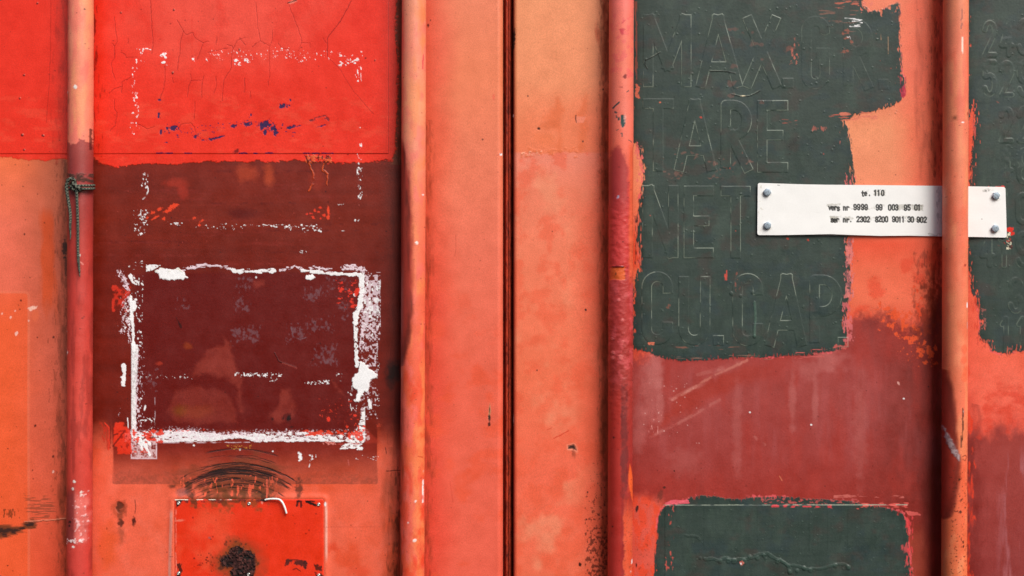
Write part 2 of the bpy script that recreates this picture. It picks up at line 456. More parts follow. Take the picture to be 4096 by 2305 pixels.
# ================================================================== LEFT DOOR
def paint_left():
    xs = axis(-1100, 2012, -20, 2012, [(1984, 2012, 1.5)])
    cv = Canvas(xs, YS)
    X, Y = cv.X, cv.Y
    big = fbm(X, Y, 190, o=4, seed=1); mid = fbm(X, Y, 48, o=4, seed=2)
    full = (slice(None), slice(None))
    # --- left strip
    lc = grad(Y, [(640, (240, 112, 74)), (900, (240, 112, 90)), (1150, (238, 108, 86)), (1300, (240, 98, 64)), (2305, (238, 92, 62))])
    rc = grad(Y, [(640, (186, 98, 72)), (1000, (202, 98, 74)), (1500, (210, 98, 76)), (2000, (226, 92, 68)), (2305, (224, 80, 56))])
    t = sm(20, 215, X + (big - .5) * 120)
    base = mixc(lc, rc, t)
    # --- middle field: coral
    mc = mixc(np.broadcast_to(C(238, 100, 76), base.shape), np.broadcast_to(C(232, 84, 52), base.shape), sm(.42, .7, big) * .8)
    mc = mixc(mc, np.broadcast_to(C(240, 112, 92), base.shape), sm(.5, .75, mid) * .35)
    # --- strip between second rod and the seam
    rcg = grad(Y, [(0, (236, 128, 98)), (300, (236, 126, 92)), (600, (235, 122, 94)), (1000, (234, 112, 90)), (1500, (233, 100, 80)), (2305, (234, 98, 80))])
    lcg = grad(Y, [(0, (226, 98, 78)), (600, (228, 98, 72)), (1200, (224, 80, 62)), (1800, (226, 82, 66)), (2305, (226, 78, 62))])
    st = mixc(lcg, rcg, sm(1715, 1860, X + (big - .5) * 90))
    st = mixc(st, np.broadcast_to(C(232, 88, 62), st.shape), sm(.52, .74, fbm(X, Y, 110, 90, 4, 5)) * sm(900, 1500, Y) * .75)
    base = np.where((X > 322)[..., None], mc, base)
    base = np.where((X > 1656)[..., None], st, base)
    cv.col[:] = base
    # left strip marks
    sl, x, y = cv.w(-1100, 1100, 140, 3200)
    d = boxd(x, y, -1400, 1172, 112, 3400, 14)
    cv.put(sl, 1 - sm(-3, 1, d), C(241, 92, 52), .6)
    cv.put(sl, 1 - sm(3, 7, np.abs(d - 3)), C(238, 122, 92), .35)
    sl, x, y = cv.w(120, 640, 272, 2330)
    cv.put(sl, fleck(x, y, sm(150, 185, x) * (1 - sm(200, 235, x)) * sm(790, 900, y) * (1 - sm(1130, 1330, y)) * .9, 40, 130, 11, .26), C(212, 82, 42), .8)
    cv.put(sl, fleck(x, y, sm(205, 262, x) * (.35 + .5 * sm(.4, .6, fbm(x, y, 20, 260, 3, 12))), 16, 70, 13, .26), C(130, 62, 44), .6)
    cv.put(sl, fleck(x, y, sm(180, 262, x) * .34, 7, 22, 14, .06), C(96, 48, 34), .4)
    cv.blob(258, 990, 9, 34, C(40, 24, 18), .85, 0, .9, 3, 15); cv.blob(262, 1060, 5, 40, C(46, 28, 20), .7, 0, .9, 3, 16)
    cv.blob(128, 1233, 16, 9, C(246, 190, 172), .95, -.3, .7, 2, 17); cv.blob(142, 1262, 14, 20, C(232, 104, 70), .5, 0, .5, 6, 18)
    for (a, b, r) in ((60, 1244, 3), (42, 1270, 4), (65, 1334, 6), (115, 1284, 3), (8, 1255, 3), (213, 1887, 4)):
        cv.blob(a, b, r, r * 1.4, C(244, 190, 176), .9, .4, .6, 1.5, a)
    for (a, b, r) in ((142, 1704, 6), (213, 1826, 5), (131, 1881, 3), (98, 938, 4), (213, 1350, 5), (84, 1202, 4), (150, 1350, 3)):
        cv.blob(a, b, r * .8, r, C(60, 28, 22), .85, .3, .6, 1.5, b)
    # rusty smear at the left edge
    sl, x, y = cv.w(-60, 2060, 190, 2200)
    d = segd(x, y, [(-60, 2128), (60, 2122), (128, 2098)]) - 16 - 8 * sm(90, 20, x)
    n = fbm(x, y, 30, 9, 4, 21)
    cv.put(sl, sm(6, -8, d + (n - .5) * 34), C(104, 56, 30), .92, .8)
    cv.put(sl, sm(2, -10, d + (fbm(x, y, 18, 8, 4, 22) - .38) * 46), C(42, 30, 24), .85, .85)
    cv.flecks(0, 2030, 100, 2078, C(120, 60, 38), .35, 6, 18, 23, 10, .8)
    cv.flecks(90, 1970, 230, 2110, C(140, 74, 54), .36, 40, 4, 24, 30, .7)
    cv.line([(100, 2087), (262, 2074)], 2.2, C(242, 150, 120), .8, 2, 3); cv.line([(100, 2090), (262, 2078)], 1.6, C(110, 60, 45), .8, 2, 3)
    # --- maroon field of the middle panel
    hs = fbm(X, Y, 420, 26, 4, 31)
    dk = grad(Y, [(640, (124, 45, 36)), (900, (124, 44, 33)), (1080, (116, 40, 29)), (1700, (117, 40, 29)), (1800, (138, 48, 39))])
    dk = dk * (1 + (hs - .5)[..., None] * .35) * (1 + (mid - .5)[..., None] * .25)
    inn = sm(6, -10, boxd(X, Y, 540, 1092, 1430, 1725) + (mid - .5) * 20)
    dk = mixc(dk, np.broadcast_to(C(105, 34, 23), dk.shape), inn * .85)
    side = sm(452, 446, X) + sm(1506, 1514, X)
    inlab = sm(452, 456, X) * sm(1510, 1506, X)
    fade = 1 - sm(1690, 1880, Y - inlab * 95 + (fbm(X, Y, 80, 60, 4, 33) - .5) * 90 * (1 - .5 * inlab) + side * 25)
    fade = fade * (1 - inlab * (Y > 1937))
    inM = (X > 322) & (X < 1656)
    cv.put(full, fade * inM, dk)
    # mark left by an old square label: browner, with a crisp lower edge
    sl, x, y = cv.w(430, 1680, 1540, 1960)
    lab = sm(1.5, -1.5, boxd(x, y, 450, 1500, 1512, 1937 + (0) , 10)) * sm(1800, 1930, y)
    cv.put(sl, lab * (.52 + .5 * (fbm(x, y, 30, 20, 4, 34) - .5)), C(160, 78, 64), .9)
    cv.put(sl, lab * fleck(x, y, sm(1860, 1930, y) * .5, 10, 8, 35), C(128, 70, 54), .3)
    # horizontal rub lines
    for i in range(26):
        yy = rng.uniform(680, 1070); x0 = rng.uniform(380, 1100)
        cv.line([(x0, yy), (x0 + rng.uniform(150, 480), yy + rng.uniform(-3, 3))], rng.uniform(2, 7), C(140, 52, 46) if i % 3 else C(88, 30, 28), .35, 3, i, gap=.5, soft=4)
    cv.wash(960, 855, 90, 30, C(92, 32, 30), .6, seed=3)
    # lighter blotches in the maroon
    LT = C(152, 62, 52)
    for pts, a in (([(900, 1355), (922, 1372), (935, 1440), (965, 1500), (975, 1620), (985, 1700), (955, 1640), (940, 1550), (900, 1495), (770, 1510), (760, 1490), (800, 1440), (830, 1400), (890, 1380)], .75),
                   ([(1130, 1562), (1160, 1560), (1172, 1600), (1200, 1620), (1175, 1680), (1100, 1690), (1080, 1670), (1115, 1610)], .7),
                   ([(700, 1560), (800, 1540), (930, 1590), (950, 1690), (700, 1700), (670, 1640)], .5),
                   ([(1335, 1525), (1370, 1560), (1382, 1588), (1350, 1570)], .7),
                   ([(1010, 1120), (1060, 1118), (1065, 1145), (1020, 1160)], .7)):
        gx = [p[0] for p in pts]; gy = [p[1] for p in pts]
        sl, x, y = cv.w(min(gx) - 40, min(gy) - 40, max(gx) + 40, max(gy) + 40)
        d = polyd(x, y, pts) + (fbm(x, y, 26, o=4, seed=len(pts)) - .5) * 26
        cv.put(sl, sm(10, -16, d + (fbm(x, y, 50, o=4, seed=42) - .5) * 30) * (.3 + 1.3 * fbm(x, y, 26, o=5, seed=41)), LT, a * .9)
    cv.wash(985, 690, 60, 50, C(178, 70, 48), .75, seed=51, ns=30); cv.wash(1075, 700, 34, 60, C(180, 72, 46), .8, seed=52, ns=30)
    cv.wash(700, 735, 70, 30, C(178, 58, 44), .6, seed=53, ns=26); cv.wash(735, 770, 26, 45, C(168, 56, 44), .7, seed=54, ns=26)
    cv.wash(720, 1640, 50, 36, C(128, 70, 30), .7, seed=55); cv.wash(790, 1650, 90, 40, C(150, 66, 44), .5, seed=56)
    cv.wash(755, 1385, 26, 20, C(150, 62, 34), .7, seed=57, ns=20); cv.wash(640, 1455, 18, 10, C(170, 58, 44), .8, seed=58, ns=20)
    for a, b, rx, ry in ((1153, 1672, 15, 20), (1089, 1676, 5, 7), (1131, 1674, 4, 6), (1165, 1708, 10, 4)):
        cv.blob(a, b, rx, ry, C(92, 34, 12), .9, 0, .7, 4, a); cv.blob(a + 3, b, rx * .5, ry * .5, C(30, 14, 10), .9, 0, .7, 3, a + 1)
    # violet-grey ghosts of adhesive
    GH = C(124, 92, 100)
    for (x0, y0, x1, y1, c_) in ((930, 1308, 1045, 1375, .5), (1220, 1150, 1290, 1210, .42), (1355, 1210, 1390, 1290, .4), (1230, 1270, 1330, 1330, .38), (1250, 1380, 1345, 1460, .42),
                                 (940, 1100, 1010, 1170, .34), (940, 1190, 1000, 1250, .36), (1300, 1100, 1400, 1180, .28), (1150, 1300, 1230, 1370, .28), (1240, 1440, 1360, 1456, .5), (560, 1480, 640, 1560, .26), (700, 1195, 760, 1240, .3)):
        cv.flecks(x0 - 12, y0 - 12, x1 + 12, y1 + 12, GH, c_, 9, 11, int(x0 + y0) % 97, 30, .5, .7, soft=.14)
    cv.line([(1165, 1310), (1172, 1345), (1200, 1358), (1225, 1350)], 3, GH, .7, 3, 4, gap=.42)
    cv.line([(1098, 1410), (1115, 1445), (1185, 1470)], 2.4, C(66, 20, 18), .9, 2, 4, h=.0004); cv.line([(1130, 1452), (1188, 1473)], 2, C(180, 84, 76), .8, 2, 4)
    cv.blob(720, 1300, 5, 14, C(54, 18, 18), .8, -.3, .6, 2, 8); cv.line([(705, 1270), (720, 1300)], 2, C(60, 20, 20), .7)
    # dark dirt near the second rod, mixed with painted rod shade
    sl, x, y = cv.w(1490, 560, 1640, 2330)
    cv.put(sl, fleck(x, y, sm(1545, 1600, x) * (.42 + .3 * fbm(x, y, 30, 300, 3, 61)), 18, 110, 62, .26), C(70, 30, 26), .45)
    cv.put(sl, fleck(x, y, sm(1510, 1570, x) * sm(1780, 1900, y) * .62, 26, 90, 63, .30), C(150, 70, 48), .7)
    cv.put(sl, fleck(x, y, sm(1535, 1600, x) * sm(1850, 2000, y) * .4, 9, 30, 64, .15), C(90, 46, 32), .7)
    cv.wash(1574, 1486, 44, 66, C(34, 20, 16), .85, seed=65, ns=26); cv.wash(1562, 1530, 26, 44, C(44, 24, 18), .6, seed=66, ns=20)
    cv.line([(1548, 1885), (1600, 1883)], 2.5, C(70, 36, 26), .8, 2, 5); cv.line([(1542, 1790), (1546, 1815)], 2, C(60, 28, 22), .8)
    # --- bright red patch (brushed lower and right edges)
    sl, x, y = cv.w(-1100, -900, 1640, 700)
    edge = np.interp(x, [-1100, 0, 60, 110, 200, 270, 372, 385, 420, 470, 505, 560, 640, 720, 800, 900, 1024, 1100, 1200, 1300, 1400, 1480, 1540, 1580, 1700],
                     [632, 628, 632, 640, 638, 632, 625, 640, 660, 668, 668, 656, 656, 652, 648, 644, 645, 648, 643, 652, 652, 646, 645, 640, 636])
    dB = y - edge + (fbm(x, y, 40, 30, 4, 71) - .5) * 22 + (fbm(x, y, 7, 7, 3, 72) - .5) * 12
    redge = np.interp(y, [-900, 0, 150, 280, 300, 420, 520, 600, 640, 700], [1585, 1583, 1581, 1592, 1588, 1586, 1582, 1578, 1566, 1560])
    dR = x - redge + (fbm(x, y, 9, 26, 4, 73) - .5) * 16
    d = np.maximum(dB, dR)
    left = x < 322
    br = fleck(x, y, sm(26, -4, d) * sm(-4, 26, d + 20) * .5, 8, 6, 74) * sm(18, -6, d)
    m = np.maximum(sm(1.5, -1.5, d), br * sm(1480, 1540, x) + br * sm(470, 380, x) * (x > 322))
    rt = mixc(np.broadcast_to(RED, x.shape + (3,)), np.broadcast_to(C(240, 84, 70), x.shape + (3,)), sm(1.0, .25, np.hypot((x - 900) / 620, (y + 60) / 480) + (fbm(x, y, 120, o=4, seed=75) - .5) * .5) * .8)
    rt = mixc(rt, np.broadcast_to(C(226, 50, 36), rt.shape), sm(.5, .75, fbm(x, y, 70, 90, 4, 76)) * .4)
    rt = mixc(rt, np.broadcast_to(C(240, 78, 58), rt.shape), sm(.52, .75, fbm(x, y, 60, 24, 4, 77)) * sm(330, 420, y) * .45)
    brown = sm(0, 6, x - 1560) * (y < 660)
    cv.put(sl, brown, C(126, 66, 48), .92)
    cv.put(sl, brown * fleck(x, y, .4 * sm(1570, 1600, x), 10, 24, 78), C(84, 44, 32), .5)
    cv.put(sl, m, rt, 1, .42, .00035)
    # sticker under the red: step at y 615 and x 1553
    slb, xb, yb = cv.w(-1100, -900, 1600, 640)
    st_ = sm(1.5, -1.5, np.maximum(yb - 615, xb - 1553))
    cv.h[slb] += st_ * .0005
    cv.line([(-1100, 616), (272, 616)], 2.0, C(150, 28, 20), .85); cv.line([(365, 616), (1553, 615)], 1.8, C(140, 28, 22), .8); cv.line([(1554, -900), (1554, 615)], 1.8, C(150, 30, 24), .75)
    cv.line([(205, -10), (203, 200), (197, 350), (186, 490)], 1.4, C(170, 40, 32), .6, 1, 3)
    for xx in (842, 768, 460, 1470):
        cv.line([(xx, rng.uniform(0, 200)), (xx + 1, rng.uniform(420, 600))], 3, C(228, 48, 36), .3)
    # grime and the rod's shade, painted on the red beside the first rod
    sl, x, y = cv.w(180, -10, 460, 660)
    cv.put(sl, fleck(x, y, sm(195, 262, x) * (x < 300) * (.26 + .3 * fbm(x, y, 40, 160, 3, 81)), 12, 46, 82, .20), C(170, 46, 36), .5)
    cv.put(sl, fleck(x, y, sm(430, 375, x) * (x > 330) * .33, 9, 40, 83, .15), C(150, 40, 32), .7)
    cv.flecks(366, 0, 392, 300, C(110, 36, 32), .3, 6, 26, 84, 6, .6)
    # cracks
    CR = C(140, 24, 18)
    k = 1 / 1.888
    T1 = [[(1135, 0), (1143, 120), (1150, 250), (1157, 330), (1148, 410)], [(862, 130), (875, 250), (885, 310), (865, 350), (868, 430), (840, 480), (850, 540), (875, 610)],
          [(1335, 150), (1385, 240), (1362, 310), (1358, 400), (1340, 530)], [(1385, 240), (1410, 265), (1455, 245), (1475, 290), (1535, 325), (1580, 315)], [(1535, 325), (1515, 380), (1490, 450)],
          [(1570, 400), (1650, 380), (1720, 365)], [(1850, 285), (1790, 310), (1760, 375), (1748, 440), (1745, 520), (1720, 560), (1690, 610), (1680, 760)], [(1820, 300), (1858, 345)],
          [(1715, 340), (1755, 350), (1762, 372)], [(1245, 500), (1248, 600), (1235, 680), (1210, 745)], [(1440, 560), (1448, 600), (1425, 660), (1418, 730)], [(1445, 612), (1525, 608)],
          [(1540, 570), (1525, 650), (1527, 745)], [(1630, 580), (1635, 660), (1615, 710)], [(1850, 590), (1848, 700)], [(1475, 770), (1468, 900)], [(910, 395), (945, 410), (950, 438), (1030, 432)],
          [(960, 600), (925, 620), (920, 700)], [(920, 655), (870, 670), (825, 705)], [(990, 580), (955, 608)], [(865, 750), (865, 820), (885, 850), (870, 950), (830, 990)], [(1340, 985), (1370, 940), (1440, 930), (1470, 960), (1480, 1010)],
          [(1300, 585), (1312, 625)], [(1890, 690), (1895, 750)], [(1030, 930), (1110, 975), (1170, 955)], [(1640, 280), (1632, 340)], [(1935, 330), (1905, 360)], [(970, 295), (968, 330)], [(850, 330), (865, 352)]]
    T4 = [[(0, 20), (15, 200), (35, 310), (100, 350)], [(125, 230), (125, 300), (100, 370), (105, 560), (90, 650)], [(165, 330), (200, 370), (250, 370), (245, 440)], [(250, 40), (300, 170), (345, 290), (345, 330), (315, 390)],
          [(345, 325), (405, 325), (410, 360)], [(505, 285), (530, 325)], [(35, 310), (-10, 335)]]
    for i, L in enumerate(T1):
        cv.line([(a * k, b * k) for a, b in L], 1.1, CR, .7, 2.5, i + 7, h=-.0004)
    for i, L in enumerate(T4):
        cv.line([(1024 + a * k, b * k) for a, b in L], 1.0, CR, .6, 2.5, i + 47, h=-.0004)
    cv.line([(1024 + a * k, b * k) for a, b in [(720, 10), (640, 160), (540, 290), (538, 330), (540, 430)]], 1.6, CR, .9, 2, 71, h=-.0004)
    cv.line([(1024 + a * k, b * k) for a, b in [(540, 430), (640, 530), (730, 680), (890, 865)]], 1, CR, .6, 2, 72)
    # blue flakes where the red has gone
    for i, (a, b, rx, ry) in enumerate(((1315, 967, 32, 16), (1200, 870, 8, 24), (1217, 1000, 8, 16), (1475, 1032, 18, 12), (1590, 1055, 20, 9), (1650, 1040, 36, 9), (1535, 1060, 18, 5), (1765, 950, 22, 14), (1862, 940, 34, 19), (1260, 1078, 12, 5), (1205, 755, 10, 8), (1265, 972, 10, 10),
                                        (1024 * 1.888 + 205, 805, 28, 17), (1933 + 75, 945, 46, 28), (1933 + 150, 1003, 15, 24), (1933 + 265, 962, 28, 12), (1933 + 325, 952, 26, 4), (1933 + 130, 970, 18, 22), (1933 + 420, 910, 22, 8), (1933 + 480, 885, 48, 6), (1933 + 540, 897, 18, 14), (1933 + 505, 950, 36, 5), (1933 + 200, 945, 7, 14), (1933 + 65, 1000, 14, 22), (1933 + 262, 757, 7, 9), (1933 + 252, 798, 8, 6), (1895, 868, 6, 10))):
        ghost = b in (885, 897, 910)
        cv.blob(a * k, b * k, rx * k, ry * k, C(104, 40, 52) if ghost else BLUE, .8 if ghost else .95, -.25 if rx > 20 else .1, 1.0, 1.2, i + 3, .6, -.0003, ns=7)
    cv.flecks(660, 480, 900, 575, C(40, 36, 76), .05, 6, 6, 88, 30, .9)
    for x0, x1 in ((628, 690), (740, 766), (958, 988), (1016, 1030), (1064, 1106), (1214, 1276), (1288, 1332)):
        cv.line([(x0, 613), (x1, 613.5)], 4, C(18, 32, 74), .95, 2, int(x0), gap=.35)
    cv.blob(945, 606, 12, 7, C(120, 32, 26), .9, -.6, .6, 2, 4)
    g = np.random.default_rng(77)
    for i in range(46):
        a = g.uniform(640, 1180); b = 512 + 40 * math.sin((a - 640) / 70.) * .5 + g.normal(0, 14)
        cv.blob(a, b, g.uniform(1.2, 4), g.uniform(1.2, 3), BLUE, .85, 0, .8, 1.0, i)
    # rust bleeding from the sticker edge
    for L, wd in (([(1228, 620), (1236, 650), (1252, 690), (1256, 715), (1246, 745), (1234, 765)], 5), ([(1296, 655), (1290, 680), (1310, 695)], 5), ([(1310, 695), (1310, 740)], 3), ([(1318, 632), (1296, 655)], 6)):
        cv.line(L, wd, C(208, 82, 42), .9, 5, int(wd * 3), gap=.34, h=.0006); cv.line([(a + 4, b + 2) for a, b in L], 2, C(60, 28, 20), .8, 4, 9, gap=.48)
    cv.flecks(1215, 616, 1330, 655, C(222, 92, 54), .55, 10, 8, 90, 10, .9, .7, .0005); cv.flecks(1215, 614, 1330, 660, C(104, 34, 24), .36, 8, 8, 91, 8, .9)
    cv.wash(1270, 720, 50, 60, C(150, 50, 36), .6, seed=92, ns=24)
    cv.flecks(1220, 840, 1330, 880, HOT, .30, 12, 10, 93, 12, .95)
    cv.blob(1313, 842, 5, 18, C(236, 74, 46), 1, 0, .3, 1.5, 5); cv.blob(1312, 870, 7, 9, C(236, 74, 46), 1, 0, .4, 1.5, 6)
    for a, b in ((1258, 842), (1275, 848), (1296, 862), (1252, 868), (1282, 832)): cv.blob(a, b, 6, 5, C(228, 66, 44), 1, .4, .8, 1.5, a)
    for a, b, rx, ry in ((690, 828, 16, 8), (675, 842, 20, 7), (640, 836, 9, 5), (612, 850, 9, 5), (620, 872, 16, 4), (655, 875, 8, 6), (775, 873, 8, 4), (808, 884, 9, 4), (797, 902, 6, 4), (700, 822, 14, 6), (590, 872, 6, 4)):
        cv.blob(a, b, rx, ry, C(234, 74, 46), 1, -.5, 1.0, 1.5, a + b, ns=6)
    # --- white adhesive: upper outline
    W = WHITE
    def wf(x0, y0, x1, y1, cov, sx=7, sy=None, seed=0, edge=14, a=.95):
        cv.flecks(x0, y0, x1, y1, W, cov * .60, sx, sy, seed, edge, a, .6, .0003, .05)
    wf(632, 205, 672, 265, .62, 11, 10, 101); wf(556, 195, 592, 262, .40, 9, 12, 102); wf(752, 215, 790, 255, .42, 8, 9, 103); wf(925, 225, 1005, 265, .47, 10, 9, 104); wf(810, 230, 840, 262, .34, 7, 12, 105)
    wf(1345, 208, 1440, 276, .40, 9, 7, 106, 18); wf(1440, 205, 1452, 330, .34, 6, 18, 107, 5); wf(520, 225, 560, 540, .26, 8, 12, 108, 10); wf(528, 360, 556, 410, .44, 8, 9, 109, 8)
    wf(1085, 190, 1160, 212, .34, 8, 5, 110, 8); wf(545, 190, 605, 202, .36, 9, 4, 111, 4); wf(1195, 240, 1215, 252, .5, 6, 6, 112, 5); wf(1420, 270, 1440, 335, .36, 6, 16, 113, 7)
    wf(830, 195, 1380, 250, .06, 6, 6, 114, 20); wf(1425, 500, 1450, 620, .30, 6, 12, 115, 8); wf(1425, 620, 1452, 830, .40, 7, 11, 116, 9); wf(1350, 812, 1380, 822, .5, 6, 5, 117, 3)
    wf(560, 690, 600, 760, .32, 6, 9, 118, 10); cv.line([(590, 745), (594, 765), (586, 785), (572, 797)], 3.5, W, .95, 3, 4, gap=.4)
    wf(525, 830, 600, 945, .26, 7, 8, 119, 14); wf(545, 860, 590, 885, .45, 9, 6, 120, 7); wf(540, 925, 575, 945, .45, 8, 6, 121, 6)
    wf(670, 885, 735, 908, .36, 9, 5, 122, 8); wf(925, 895, 1030, 906, .55, 9, 4, 123, 5); wf(1030, 895, 1270, 912, .40, 10, 5, 124, 5); wf(1130, 900, 1290, 934, .30, 8, 7, 125, 14); wf(1415, 872, 1440, 895, .6, 8, 8, 126, 6); wf(1360, 920, 1380, 926, .6, 6, 5, 127, 2)
    wf(1195, 998, 1230, 1020, .4, 5, 5, 128, 8); wf(780, 890, 980, 925, .2, 6, 6, 129, 14)
    # --- white adhesive: the big frame
    PW = C(236, 214, 224)
    def band(pts, wd, cov, sx, sy, seed, col=W, rag=10):
        gx = [p[0] for p in pts]; gy = [p[1] for p in pts]
        sl, x, y = cv.w(min(gx) - 60, min(gy) - 60, max(gx) + 60, max(gy) + 60)
        d = segd(x, y, pts) - wd / 2 + (fbm(x, y, 24, 24, 4, seed + 40) - .5) * 2 * rag
        cv.put(sl, fleck(x, y, cov * sm(wd * .25, -wd * .25, d), sx, sy, seed, .05), col, .96, .6, .0003)
    band([(752, 1074), (800, 1064), (860, 1064), (920, 1072)], 14, .62, 22, 5, 131, PW, 4); band([(725, 1084), (760, 1068)], 12, .5, 9, 6, 132, PW)
    band([(920, 1076), (960, 1088), (1015, 1086), (1100, 1082)], 15, .80, 12, 6, 133, W, 7); band([(1120, 1082), (1180, 1066), (1215, 1080)], 10, .6, 10, 5, 134, PW, 5)
    band([(1210, 1082), (1270, 1090), (1350, 1096), (1440, 1100)], 13, .95, 14, 7, 135, W, 5); band([(1240, 1070), (1285, 1072), (1330, 1086)], 16, .52, 12, 5, 136, PW, 6); band([(1370, 1070), (1430, 1070), (1455, 1082)], 22, .62, 8, 5, 137, PW, 6)
    sl, x, y = cv.w(600, 1050, 760, 1140)
    d = polyd(x, y, [(618, 1084), (640, 1074), (700, 1076), (714, 1070), (735, 1086), (750, 1110), (730, 1120), (690, 1120), (640, 1112), (632, 1096)]) + (fbm(x, y, 9, o=3, seed=138) - .5) * 14
    cv.put(sl, sm(1.5, -1.5, d), W, 1, .6, .0006); cv.put(sl, sm(2, -2, d) * fleck(x, y, sm(1100, 1080, y) * .4, 26, 4, 139), C(214, 216, 190), .7)
    sl, x, y = cv.w(575, 1050, 660, 1100); d = polyd(x, y, [(583, 1059), (652, 1059), (630, 1072), (602, 1086), (584, 1086)]); cv.put(sl, fleck(x, y, .82 * sm(1, -3, d), 7, 7, 140), W, .97, .6, .0003)
    cv.blob(1240, 1110, 15, 12, W, 1, 0, .6, 1.3, 9, .6, .0005); cv.blob(1025, 1110, 3, 4, W, 1); cv.blob(1419, 1180, 5, 6, W, 1, 0, .4, 1.2, 3)
    wf(530, 1058, 575, 1082, .56, 10, 7, 141, 6); wf(508, 1062, 526, 1078, .6, 8, 8, 142, 5); wf(520, 1095, 578, 1145, .30, 8, 12, 143, 8); band([(524, 1100), (528, 1125), (540, 1138)], 8, .9, 9, 9, 144); wf(548, 1128, 575, 1142, .56, 7, 6, 145, 3); wf(540, 1040, 575, 1060, .3, 6, 6, 146, 6)
    band([(478, 1090), (495, 1120), (510, 1160), (520, 1200)], 26, .42, 5, 6, 147, PW, 8); band([(505, 1200), (500, 1260), (498, 1320)], 34, .34, 5, 7, 148, PW, 10)
    band([(522, 1190), (528, 1260), (533, 1330), (535, 1400)], 13, .95, 8, 14, 149, W, 5); band([(540, 1200), (537, 1240)], 16, .8, 8, 10, 150, W, 4); wf(540, 1150, 575, 1290, .25, 6, 7, 151, 6); wf(545, 1320, 572, 1390, .40, 6, 8, 152, 7)
    band([(515, 1300), (520, 1370)], 16, .42, 4, 5, 153, PW, 5)
    sl, x, y = cv.w(515, 1380, 590, 1740)
    d = np.abs(x - 535) - 10 - 8 * sm(1560, 1400, y) + (fbm(x, y, 10, 10, 3, 154) - .5) * 8
    net = .5 + .5 * np.cos(x * 1.35) * np.cos(y * 1.0)
    cv.put(sl, sm(2, -2, np.maximum(d, 526 - x)) * (.62 + .38 * sm(.3, .6, fbm(x, y, 4, 4, 2, 155))), W, .96, .6, .0003)
    cv.put(sl, fleck(x, y, .40 * sm(585, 545, x) * (x > 540), 5, 8, 156), PW, .9)
    band([(496, 1460), (497, 1500), (492, 1540)], 16, .9, 10, 12, 157, W, 6); band([(478, 1625), (475, 1665)], 9, .4, 5, 8, 158, PW); cv.line([(512, 1672), (514, 1735)], 2.5, W, .9, 2, 3); cv.blob(580, 1632, 3.5, 11, W, 1, .25, .3, 1.2, 4); wf(560, 1590, 572, 1602, .5, 5, 5, 159, 3)
    # right side: crumbled film with crackle, solid run and the big flake
    sl, x, y = cv.w(1425, 1090, 1540, 1680)
    cov = np.interp(y, [1095, 1130, 1200, 1300, 1340, 1450, 1680], [.34, .62, .62, .58, .42, .32, .2]) * sm(1438, 1446, x) * sm(1524, 1521, x + sm(1330, 1400, y) * 10) * (.75 + .5 * fbm(x, y, 50, 60, 3, 161))
    cv.put(sl, fleck(x, y, np.clip(cov - .08, 0, .8), 7.5, 7.5, 162, .08, 2), PW, .8, .6)
    cv.put(sl, fleck(x, y, np.clip(cov - .30, 0, .8) * .8, 10, 10, 163, .05), W, .9, .6)
    band([(1446, 1098), (1450, 1130), (1444, 1165)], 20, .95, 10, 12, 164, W, 5); band([(1446, 1185), (1440, 1225), (1426, 1255), (1420, 1290)], 17, .98, 9, 10, 165, W, 6); band([(1425, 1290), (1424, 1400), (1428, 1465)], 16, .72, 7, 9, 166, W, 5); band([(1448, 1290), (1446, 1400)], 18, .5, 6, 8, 167, PW, 6)
    sl, x, y = cv.w(1380, 1430, 1540, 1630)
    d = polyd(x, y, [(1438, 1450), (1455, 1448), (1478, 1478), (1490, 1482), (1510, 1500), (1508, 1515), (1478, 1530), (1470, 1565), (1448, 1582), (1436, 1612), (1424, 1605), (1428, 1570), (1412, 1545), (1402, 1525), (1420, 1505), (1432, 1490)]) + (fbm(x, y, 14, o=4, seed=168) - .5) * 22
    cv.put(sl, sm(1.5, -1.5, d), W, 1, .6, .0008)
    wf(1490, 1450, 1520, 1500, .4, 8, 8, 169, 8); band([(1475, 1600), (1482, 1630)], 10, .95, 8, 8, 170, W, 4); wf(1495, 1560, 1520, 1660, .30, 6, 9, 171, 8); wf(1388, 1530, 1440, 1660, .24, 6, 10, 172, 14); band([(1500, 1640), (1508, 1660)], 7, .5, 5, 6, 173, PW)
    # bottom band and corners
    sl, x, y = cv.w(500, 1680, 1480, 1800)
    cov = np.interp(x, [520, 600, 700, 800, 1030, 1060, 1200, 1340, 1420], [.45, .62, .78, .86, .86, .62, .52, .45, .3])
    top = np.interp(x, [520, 600, 680, 800, 900, 1000, 1200, 1400], [1728, 1722, 1716, 1722, 1730, 1726, 1722, 1722]) + (fbm(x, y, 40, o=4, seed=174) - .5) * 18
    bot = np.interp(x, [520, 650, 860, 950, 1020, 1100, 1400], [1774, 1773, 1768, 1766, 1772, 1770, 1770]) - sm(850, 930, x) * sm(1030, 990, x) * 20 * fbm(x, y, 30, o=3, seed=175)
    e = sm(0, 10, y - top) * sm(0, 6, bot - y)
    low = sm(1735, 1755, y) * .25 * (x > 1030)
    cv.put(sl, fleck(x, y, np.clip((cov + low) * e, 0, .95), 12, 6, 176, .06), W, .97, .6, .0003)
    cv.put(sl, fleck(x, y, np.clip(cov * .55 * sm(-12, 6, y - top) * sm(0, 6, bot - y), 0, .9), 5, 4, 177, .15), PW, .85, .6)
    cv.line([(640, 1771), (1000, 1770)], 2, PW, .8, 1, 6, gap=.42)
    sl, x, y = cv.w(515, 1760, 640, 1850)
    d = boxd(x, y, 524, 1700, 628, 1836)
    cv.put(sl, fleck(x, y, .58 * sm(1, -2, d), 6, 6, 178, .20), C(230, 196, 200), .85, .6); cv.put(sl, sm(2.2, .6, np.abs(d + 1.5)) * (y > 1772), PW, .9)
